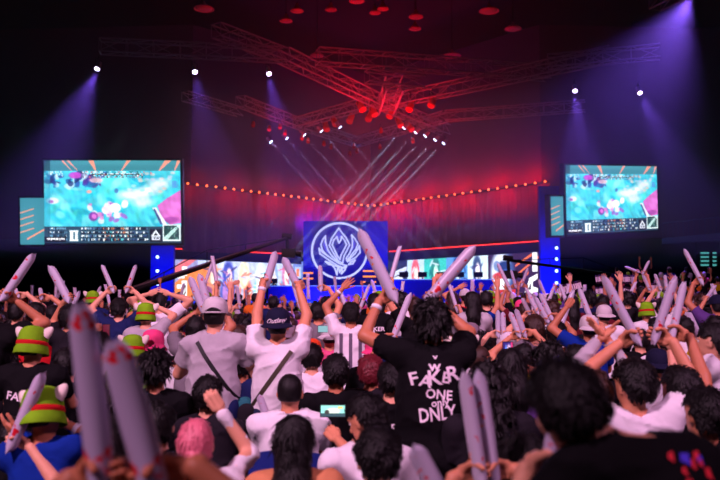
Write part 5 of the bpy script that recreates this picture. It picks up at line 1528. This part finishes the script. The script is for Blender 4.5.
for a in ARCH:
    if not a['used']:
        for c in list(a['root'].children_recursive) + [a['root']]: bpy.data.objects.remove(c)

ZONES = [(60, 'near the left edge'), (140, 'below the left screen'), (235, 'before the costumed figures'), (310, 'before the left desk'), (365, 'before the crest'), (430, 'right of the crest'), (500, 'before the portrait cards'), (575, 'before the right wing'), (640, 'left of the tribune'), (9999, 'under the tribune')]
ORD = ['leftmost', 'second', 'third', 'fourth', 'fifth', 'sixth', 'seventh', 'eighth', 'ninth', 'tenth', 'eleventh', 'twelfth']
def zone(px): return next(n for e, n in ZONES if px < e)
def uniq(items):
    """items: (object, base label, px); adds an ordinal where a label repeats"""
    by = {}
    for o, l, px in items: by.setdefault(l, []).append((px, o))
    for l, v in by.items():
        v.sort(key=lambda t: t[0])
        for i, (px, o) in enumerate(v):
            o['label'] = l if len(v) == 1 else (l + (', leftmost' if i == 0 else ', %s from left' % ORD[min(i, 11)]))
it = []
for o, a, shirt, hairc, hatc, pxx, yy in RND:
    row = 'nearer' if yy < 8.3 else ('middle' if yy < 11 else ('back' if yy < 13.4 else 'distant'))
    hd = (hatc + '-capped') if 'capped' in a['desc'] else (('black' if hairc == 'black' else 'brown') + '-haired')
    ds = a['desc'].replace('capped', '').replace('long-haired', 'long').strip()
    l = ' '.join(f"{ds} {hd} spectator in {CNAME.get(shirt, shirt)}, {row} rows {zone(pxx)}".split())
    if a['desc'] == 'creature-hatted': l = f"green creature-hatted spectator in {CNAME.get(shirt, shirt)}, {row} rows {zone(pxx)}"
    tag(o, l, 'person', 'spectators in the crowd'); it.append((o, l, pxx))
uniq(it)

# held banners and high sticks on the tribune side
M_ban = cloth('banner_dark', (44, 22, 40)); 
def banner(xa, ya, xb, yb, Y, h, lab, txt=True):
    a, b = at(xa, ya, Y), at(xb, yb, Y); w = (b - a).length
    root = empty('banner', a); rot = math.atan2(b.z - a.z, b.x - a.x); root.rotation_euler = (0, -rot, 0)
    n = 14; V = []; 
    for i in range(n + 1):
        for z in (0, h): V.append(Vector((w * i / n, .02 * math.sin(i * 1.1), z)))
    V2 = [v + Vector((0, .008, 0)) for v in V]; m = MB()
    m.add(V + V2, [(2*i, 2*i+2, 2*i+3, 2*i+1) for i in range(n)] + [(2*n+2 + 2*i+1, 2*n+2 + 2*i+3, 2*n+2+2*i+2, 2*n+2+2*i) for i in range(n)] + [(2*i+1, 2*i+3, 2*n+2+2*i+3, 2*n+2+2*i+1) for i in range(n)])
    m.build('cloth', M_ban, root, smooth=True)
    s = MB()
    for i in range(n):
        x0 = w * (i + .12) / n; x1 = w * (i + .9) / n; y = .02 * math.sin(i * 1.1) - .012
        s.box((x0, y - .004, h * .25), (x1, y, h * .8))
    s.build('pale_lettering', mat('banner_print', (225, 210, 220)), root)
    tag(root, lab, 'banner', 'banners held up on the right side')
banner(560, 296, 583, 290, 17, .22, 'narrow dark banner with pale lettering left of the tribune')
banner(596, 284, 606, 283, 20, .22, 'short dark banner with pale lettering at the foot of the tribune, lower')
banner(619, 284, 637, 284, 21, .24, 'dark banner with a level pale band on the tribune, upper')
banner(622, 296, 642, 300, 16, .20, 'dark banner with a tilted pale band under the tribune, middle')
banner(596, 296, 609, 295, 18, .2, 'dark banner with a pale band above the white caps at the right')
banner(647, 294, 660, 294, 18, .25, 'small dark banner with a pale band behind the upright stick pair')
# remaining sticks of the random spectators get their labels
it = []
bpy.context.view_layer.update()
for o in STICK_RECS:
    if o['label']: continue
    pxx = 360 + o.location.x / o.location.y * FPX; yy = o.location.y
    row = 'nearer' if yy < 8.3 else ('middle' if yy < 11 else ('back' if yy < 13.4 else 'distant'))
    d = o.rotation_quaternion @ Vector((0, 0, 1))
    ln = 'left-leaning' if d.x < -.08 else ('right-leaning' if d.x > .08 else 'upright')
    it.append((o, f'{ln} pale inflatable stick raised in the {row} rows {zone(pxx)}', pxx))
uniq(it)

# ================================================================== the uncountable rest of the crowd (one object)
LOW = []
def low(**P):
    root, info, kids = build_person(P, lod=2)
    parts = [(root, 0)] + [(kids[k], {'shirt': 1, 'pants': 2, 'hair': 3}[k]) for k in ('shirt', 'pants', 'hair') if k in kids]
    out = []
    for o, mi in parts:
        me = o.data; n = len(me.vertices); co = np.zeros(n * 3, np.float32); me.vertices.foreach_get('co', co)
        q = np.zeros(len(me.polygons) * 4, np.int32); me.polygons.foreach_get('vertices', q)
        out.append((co.reshape(-1, 3), q.reshape(-1, 4), mi))
    for o in list(root.children_recursive) + [root]: bpy.data.objects.remove(o)
    LOW.append(out)
low(R='clap', L='clap', hair='short', seed=1); low(R='up', L='up', hair='short', seed=2); low(R='up', L='clap', hair='fluffy', seed=3); low(R='clap', L='clap', hair='long', seed=4); low(R='uphigh', L='clap', hair='short', seed=5); low(sit=True, R='clap', L='clap', hair='short', seed=6); low(sit=True, R='lap', L='clap', hair='fluffy', seed=7); low(sit=True, R='up', L='clap', hair='short', seed=8)
cm = [SKINS[0], SKINS[1]] + [CL[k] for k in ('black', 'white', 'charcoal', 'lgrey', 'navy', 'pink', 'red', 'yellow', 'blue', 'orange', 'purple')] + [HAIRS['black'], HAIRS['brown'], M_cap['white'], M_cap['green']]
SH_I = [2] * 8 + [3] * 3 + [4] * 3 + [5, 5, 6, 7, 8, 9, 9, 10, 11, 12]
VV, QQ, MI = [], [], []; off = 0; n_low = 0
SV, SQ, soff = [], [], 0
sv = np.array(_sv2, float); sq = np.array(_sq2)
spots = []
Y = 15.9
while Y < 43:
    half = Y * .49 + .8; x = -half
    stp = .62 if Y < 24 else .8
    while x < half:
        spots.append((x + R_.uniform(-.15, .15), Y + R_.uniform(-.3, .3))); x += stp
    Y += .95 if Y < 24 else 1.6
for xx, yy in spots:
    z = 0
    if xx > 9.8:
        for tx, ty, tz in TRI:
            if yy > ty: z = tz
        if yy > 33.5: continue
    L = LOW[R_.choice([0] * 9 + [3] * 4 + [1, 2, 4] if (xx / yy * FPX > 110 and R_.random() < .8) or R_.random() < .06 else [5, 5, 6, 6, 7])]; sc = R_.uniform(.92, 1.02); a = R_.gauss(0, .2); ca, sa = math.cos(a) * sc, math.sin(a) * sc
    Rm = np.array([[ca, sa, 0], [-sa, ca, 0], [0, 0, sc]])
    sh = R_.choice(SH_I); hr = R_.choice([13, 13, 13, 13, 14, 15, 16])
    for co, q, mi in L:
        VV.append(co @ Rm + np.array([xx, yy, z])); QQ.append(q + off); off += len(co)
        MI.append(np.full(len(q), {0: R_.choice([0, 1]), 1: sh, 2: 4, 3: hr}[mi], np.int32))
    n_low += 1
    if R_.random() < .10 and yy < 26:
        d = Vector((R_.uniform(-.4, .4), R_.uniform(-.2, .2), 1)).normalized()
        M = np.array(d.to_track_quat('Z', 'Y').to_matrix())
        SV.append(sv @ M.T + np.array([xx + .25, yy + .15, z + R_.uniform(1.2, 1.6)])); SQ.append(sq + soff); soff += len(sv)
me = mesh_np('crowd', np.concatenate(VV), np.concatenate(QQ))
for m in cm: me.materials.append(m)
me.polygons.foreach_set('material_index', np.concatenate(MI)); me.update()
o = link('crowd', me); tag(o, 'dense distant crowd of spectators filling the floor up to the stage', 'crowd', kind='stuff')
me = mesh_np('distant_sticks', np.concatenate(SV), np.concatenate(SQ)); me.materials.append(SM[1])
o = link('distant_sticks', me); tag(o, 'many tiny pale inflatable sticks raised in the distant crowd', 'inflatable sticks', kind='stuff')
print('individuals', n_ind, 'bespoke', len(PEOPLE), 'low', n_low, 'sticks', len(STICK_RECS))

# people on the stage: host and players
def stage_person(px, ytop, Y, z, lab, rz=180, sit=False, **P):
    root, info, kids = build_person(dict(sit=sit, shirt=B_, hair='short', seed=900 + int(px), **P), lod=1)
    root.location = (at(px, ytop, Y).x, Y, z); root.rotation_euler = (0, 0, math.radians(rz))
    tag(root, lab, 'person', 'people on the stage'); return root, kids
stage_person(265.5, 275, 48.9, SZ, 'host in dark clothes standing on the stage beside the left desk', R='front')
for (a, b, h), y0, who in ((DL, 51.35, 'at the desk below the crest'), (DR, 50.15, 'at the desk under the portrait cards')):
    xs = np.linspace(a.x + .9, b.x - .9, 5)
    for k, x in enumerate(xs):
        root, kids = stage_person(360, 280, y0, SZ, ['leftmost', 'second from left', 'middle', 'second from right', 'rightmost'][k] + ' seated player in dark jersey ' + who, sit=True, R='front', L='front')
        root.location.x = x
# ================================================================== lights and haze
def power_col(r, g, b): return (r, g, b)
fixture_list = []
PURP = (.24, .10, 1.0)
for (px, py, tx, ty, pw, ang, lab) in (
    (97, 69, 62, 150, 13000, 42, 'leftmost purple spotlight beaming down left of the rig'),
    (195, 72, 206, 130, 6000, 32, 'purple spotlight below the left truss, middle of the left three'),
    (269, 74, 280, 130, 8000, 30, 'purple spotlight nearest the left end of the star rig'),
    (575, 91, 580, 150, 10000, 36, 'purple spotlight right of the rig with a wide beam'),
    (640, 93, 668, 150, 9500, 34, 'purple spotlight above the large right screen'),
    (692, -4, 640, 90, 22000, 52, 'bright violet spotlight at the upper right corner of the hall')):
    p = on_plane(px, py, ZR - .4); q = at(tx, ty, p.y - 1.5)
    d = (q - p).normalized()
    f = fixture(p, d, .22, lab, 'purple spotlights in the roof', lens=emat('violet_lens', (225, 200, 255), 14))
    s = spot(p + d * .1, d, PURP, pw, ang, .9, .1, 'beam')
    s.parent = f; s.location = d * .12
for k, (px, py) in enumerate(((271, 142), (287, 138.5), (304.5, 135), (321.5, 131), (340, 127))):
    p = on_plane(px, py, ZR - .8); q = at(px + 140, 296, 44.5); d = (q - p).normalized()
    f = fixture(p, d, .22, ORD[k] + (' from left' if k else '') + ' narrow white beam lamp of the left five, pointing down right', 'narrow beam lamps over the stage', lens=emat('white_lens', (190, 210, 255), 9))
    s = spot(p, d, (.5, .45, .95), 450000, 1.9, .5, .04, 'beam'); s.parent = f; s.location = d * .1
for k, (px, py) in enumerate(((404, 128), (415.5, 132.5), (425, 136), (435, 140), (443.5, 143.5))):
    p = on_plane(px, py, ZR - .8); q = at(px - 150, 296, 44.5); d = (q - p).normalized()
    f = fixture(p, d, .22, ORD[k] + (' from left' if k else '') + ' narrow white beam lamp of the right five, pointing down left', 'narrow beam lamps over the stage', lens=emat('white_lens', (190, 210, 255), 9))
    s = spot(p, d, (.55, .7, 1.0), 850000, 1.9, .5, .04, 'beam'); s.parent = f; s.location = d * .1
cans = [(327, 130, .2), (349, 122, -.3), (363, 110, .4), (368, 120, -.3), (375, 115, .3), (389, 117, -.4), (409, 110, -.3), (431, 106, -.3), (412, 130, .5), (336, 125, .3), (401, 126, .3)]
for k, (px, py, t) in enumerate(cans):
    p = on_plane(px, py, ZR - .6); fixture(p, (t, -.5, -.8), .36, 'unlit red-washed lamp hanging under the hub of the star rig, ' + (ORD[k] + ' listed' if 0 else ''), 'red-washed lamps under the rig', lens=M_can_redlit, body=M_can_redlit)
hubs = sorted([o for o in COL.objects if o.get('group') == 'red-washed lamps under the rig'], key=lambda o: o.location.x / o.location.y)
for k, o in enumerate(hubs): o['label'] = 'red-washed lamp under the star rig, ' + (['leftmost', 'second from left', 'third from left', 'fourth from left', 'fifth from left', 'middle one of eleven', 'fifth from right', 'fourth from right', 'third from right', 'second from right', 'rightmost'][k])
small = [(253, 126), (269, 130), (280, 128), (285, 134), (302, 139), (308, 142), (324, 145), (331, 148), (354, 147), (350, 155), (380, 148), (381, 132), (357, 152), (413, 142)]
for k, (px, py) in enumerate(small):
    p = on_plane(px, py, ZR - 1.0); fixture(p, (0, -.6, -.7), .2, '', 'small red-washed lamps near the stage', body=M_can_redlit, lens=M_can_redlit)
sm = sorted([o for o in COL.objects if o.get('group') == 'small red-washed lamps near the stage'], key=lambda o: o.location.x / o.location.y)
NTH = ORD + ['thirteenth', 'fourteenth']
for k, o in enumerate(sm): o['label'] = 'small red-washed lamp over the stage, ' + (NTH[k] + ' from left' if k else 'leftmost of fourteen')

# high-bay pendants
M_bay_redlit = mat('bay_shade_redlit', (235, 90, 110), rough=.5)  # red light from below put into the shade and lens colour
bays = [(204, 8, 1.2), (297, 10, .8), (286, 20, .8), (331, 9, .7), (375, 12, .7), (357, 0, .9), (416, 16, .9), (415, 28, .8), (452, 55, 1.3), (489, 10, 1.2), (513, 28, 1.1), (317, 55, 1.0), (383, 8, .7)]
for k, (px, py, sz) in enumerate(bays):
    p = on_plane(px, py, 15.5); root = empty('pendant_lamp', p); r = .42 * sz
    MB().lathe([(.02, .34), (.06, .32), (.1, .18), (r * .55, .1), (r * .9, .0), (r, -.06), (r * .95, -.07), (r * .85, .0), (.08, .2)], 18).build('lamp_shade', M_bay_redlit, root, smooth=True)
    MB().tube((0, 0, .34), (0, 0, 22 - p.z), .02, n=5).build('cable', M_blackm, root)
    MB().lathe([(.001, -.12), (r * .5, -.11), (r * .8, -.04), (r * .8, 0)], 16).build('lens', M_bay_redlit, root, smooth=True)
    tag(root, '', 'pendant lamp', 'red-washed pendant lamps under the roof')
pd = sorted([o for o in COL.objects if o.get('group') == 'red-washed pendant lamps under the roof'], key=lambda o: o.location.x / o.location.y)
for k, o in enumerate(pd): o['label'] = 'round red-washed pendant lamp under the dark roof, ' + ('leftmost of thirteen' if k == 0 else NTH[k] + ' from left')

# --- added red lights without fixtures, brightening the rig and the roof
RED = (1.0, .006, .03)
for (x, y, z, pw) in ((1.0, 35, 8.8, 270), (-3.5, 40, 9.0, 70), (3.5, 40, 9.0, 80), (-1, 30, 9.3, 50)):
    area((x, y, z), (0, .05, 1), RED, pw, 3, 3, 'added_rig_uplight')
area((0, 24, 9.5), (0, -.1, 1), RED, 22, 8, 3, 'added_roof_uplight')
# red light of the lamp row on the drape, added strips lighting the scrim
for p, q, n in ((A0, A1, 5), (A1, A2, 5)):
    al = q - p
    for i in range(n):
        c = p.lerp(q, (i + .5) / n); L_ = al.length / n * .98
        k = (.5 + .25 * i) if p is A0 else (1.5 - .1 * i)
        area(c + Vector((0, -1.3, .35)), (0, .62, -1), RED, 60 * k, L_, .25, 'drape_wash', along=al)
        area(c + Vector((0, .9, .1)), (0, .55, 1), RED, (150 if p is A1 else 55 * k), L_, .25, 'added_scrim_wash', along=al)
area((at(345, 300, 54.2).x, 54.2, at(345, 222, 54).z), (0, 1, .1), (.08, .02, 1), 420, 6, .4, 'tower_halo')  # added hidden light, turns the drape behind the tower blue
# blue washes: stage front, tower, wings
area((at(345, 296, 48).x, 48.4, 1.5), (0, 1, .55), (.06, .05, 1), 520, 5, .5, 'tower_wash')
area((0, 44.5, 3.6), (0, 1, -.45), (.05, .07, 1), 300, 26, .6, 'stage_front_wash')
for x, pw in ((at(161, 300, 45).x, 60), (at(551, 300, 45).x, 260)): area((x, 43.6, 1.5), (0, 1, .8), (.03, .06, 1), pw, 1.6, 1.0, 'wing_wash')
# house light over the audience from behind the camera, cool fill and warm rear fill
spot((-7, -4.5, 11.5), (.28, 1, -.74), (1.0, .55, .82), 10500, 68, .8, .5, 'house_light')
spot((8, -4, 12), (-.30, 1, -.72), (1.0, .48, .84), 7000, 68, .8, .5, 'house_light')
spot((0, 1, 12), (0, 1, -.75), (1.0, .50, .78), 2000, 50, .8, .5, 'house_light')
area((-9, 14, 8.5), (.5, .25, -1), (1.0, .30, .55), 110, 6, 3, 'crowd_wash', 120)
area((9, 16, 8.5), (-.5, .2, -1), (1.0, .28, .60), 140, 6, 3, 'crowd_wash', 120)
area((0, 30, 9), (0, -.3, -1), (1.0, .30, .50), 350, 14, 4, 'crowd_wash', 120)
area((0, 44, 8), (0, -1, -.45), (.55, .35, 1.0), 200, 16, 2, 'stage_back_light', 70)

# --- haze hanging in the stage end of the hall
hz_m = bpy.data.materials.new('stage_haze'); hz_m.use_nodes = True
nt = hz_m.node_tree; nt.nodes.remove(nt.nodes['Principled BSDF'])
vs_ = nt.nodes.new('ShaderNodeVolumeScatter'); vs_.inputs['Color'].default_value = (1, 1, 1, 1); vs_.inputs['Density'].default_value = .0052; vs_.inputs['Anisotropy'].default_value = .15
nt.links.new(vs_.outputs[0], nt.nodes['Material Output'].inputs['Volume'])
o = MB().box((-30, 20, 3.2), (30, 62.5, 21.5)).build('haze', hz_m); tag(o, 'thin haze hanging under the roof in front of the stage', 'haze', kind='stuff')

w = bpy.data.worlds.new('world'); bpy.context.scene.world = w; w.use_nodes = True
w.node_tree.nodes['Background'].inputs['Color'].default_value = (.02, .01, .06, 1); w.node_tree.nodes['Background'].inputs['Strength'].default_value = .0

# --- camera
cd = bpy.data.cameras.new('camera'); cam = bpy.data.objects.new('camera', cd); COL.objects.link(cam)
cd.sensor_width = 36; cd.lens = FPX / 720 * 36; cd.clip_end = 200
cam.location = CAM; cam.rotation_euler = (PI / 2 + PITCH, 0, 0)
cd.dof.use_dof = True; cd.dof.focus_distance = 9.0; cd.dof.aperture_fstop = 2.2
sc = bpy.context.scene; sc.camera = cam
sc.view_settings.view_transform = 'Standard'; sc.view_settings.look = 'None'; sc.view_settings.gamma = 1; sc.view_settings.use_curve_mapping = False
sc.view_settings.exposure = 0.0
sc.cycles.use_denoising = True
sc.cycles.max_bounces = 5; sc.cycles.diffuse_bounces = 2; sc.cycles.glossy_bounces = 2; sc.cycles.volume_bounces = 0; sc.cycles.transparent_max_bounces = 4
sc.cycles.sample_clamp_indirect = 4
sc.cycles.use_light_tree = True
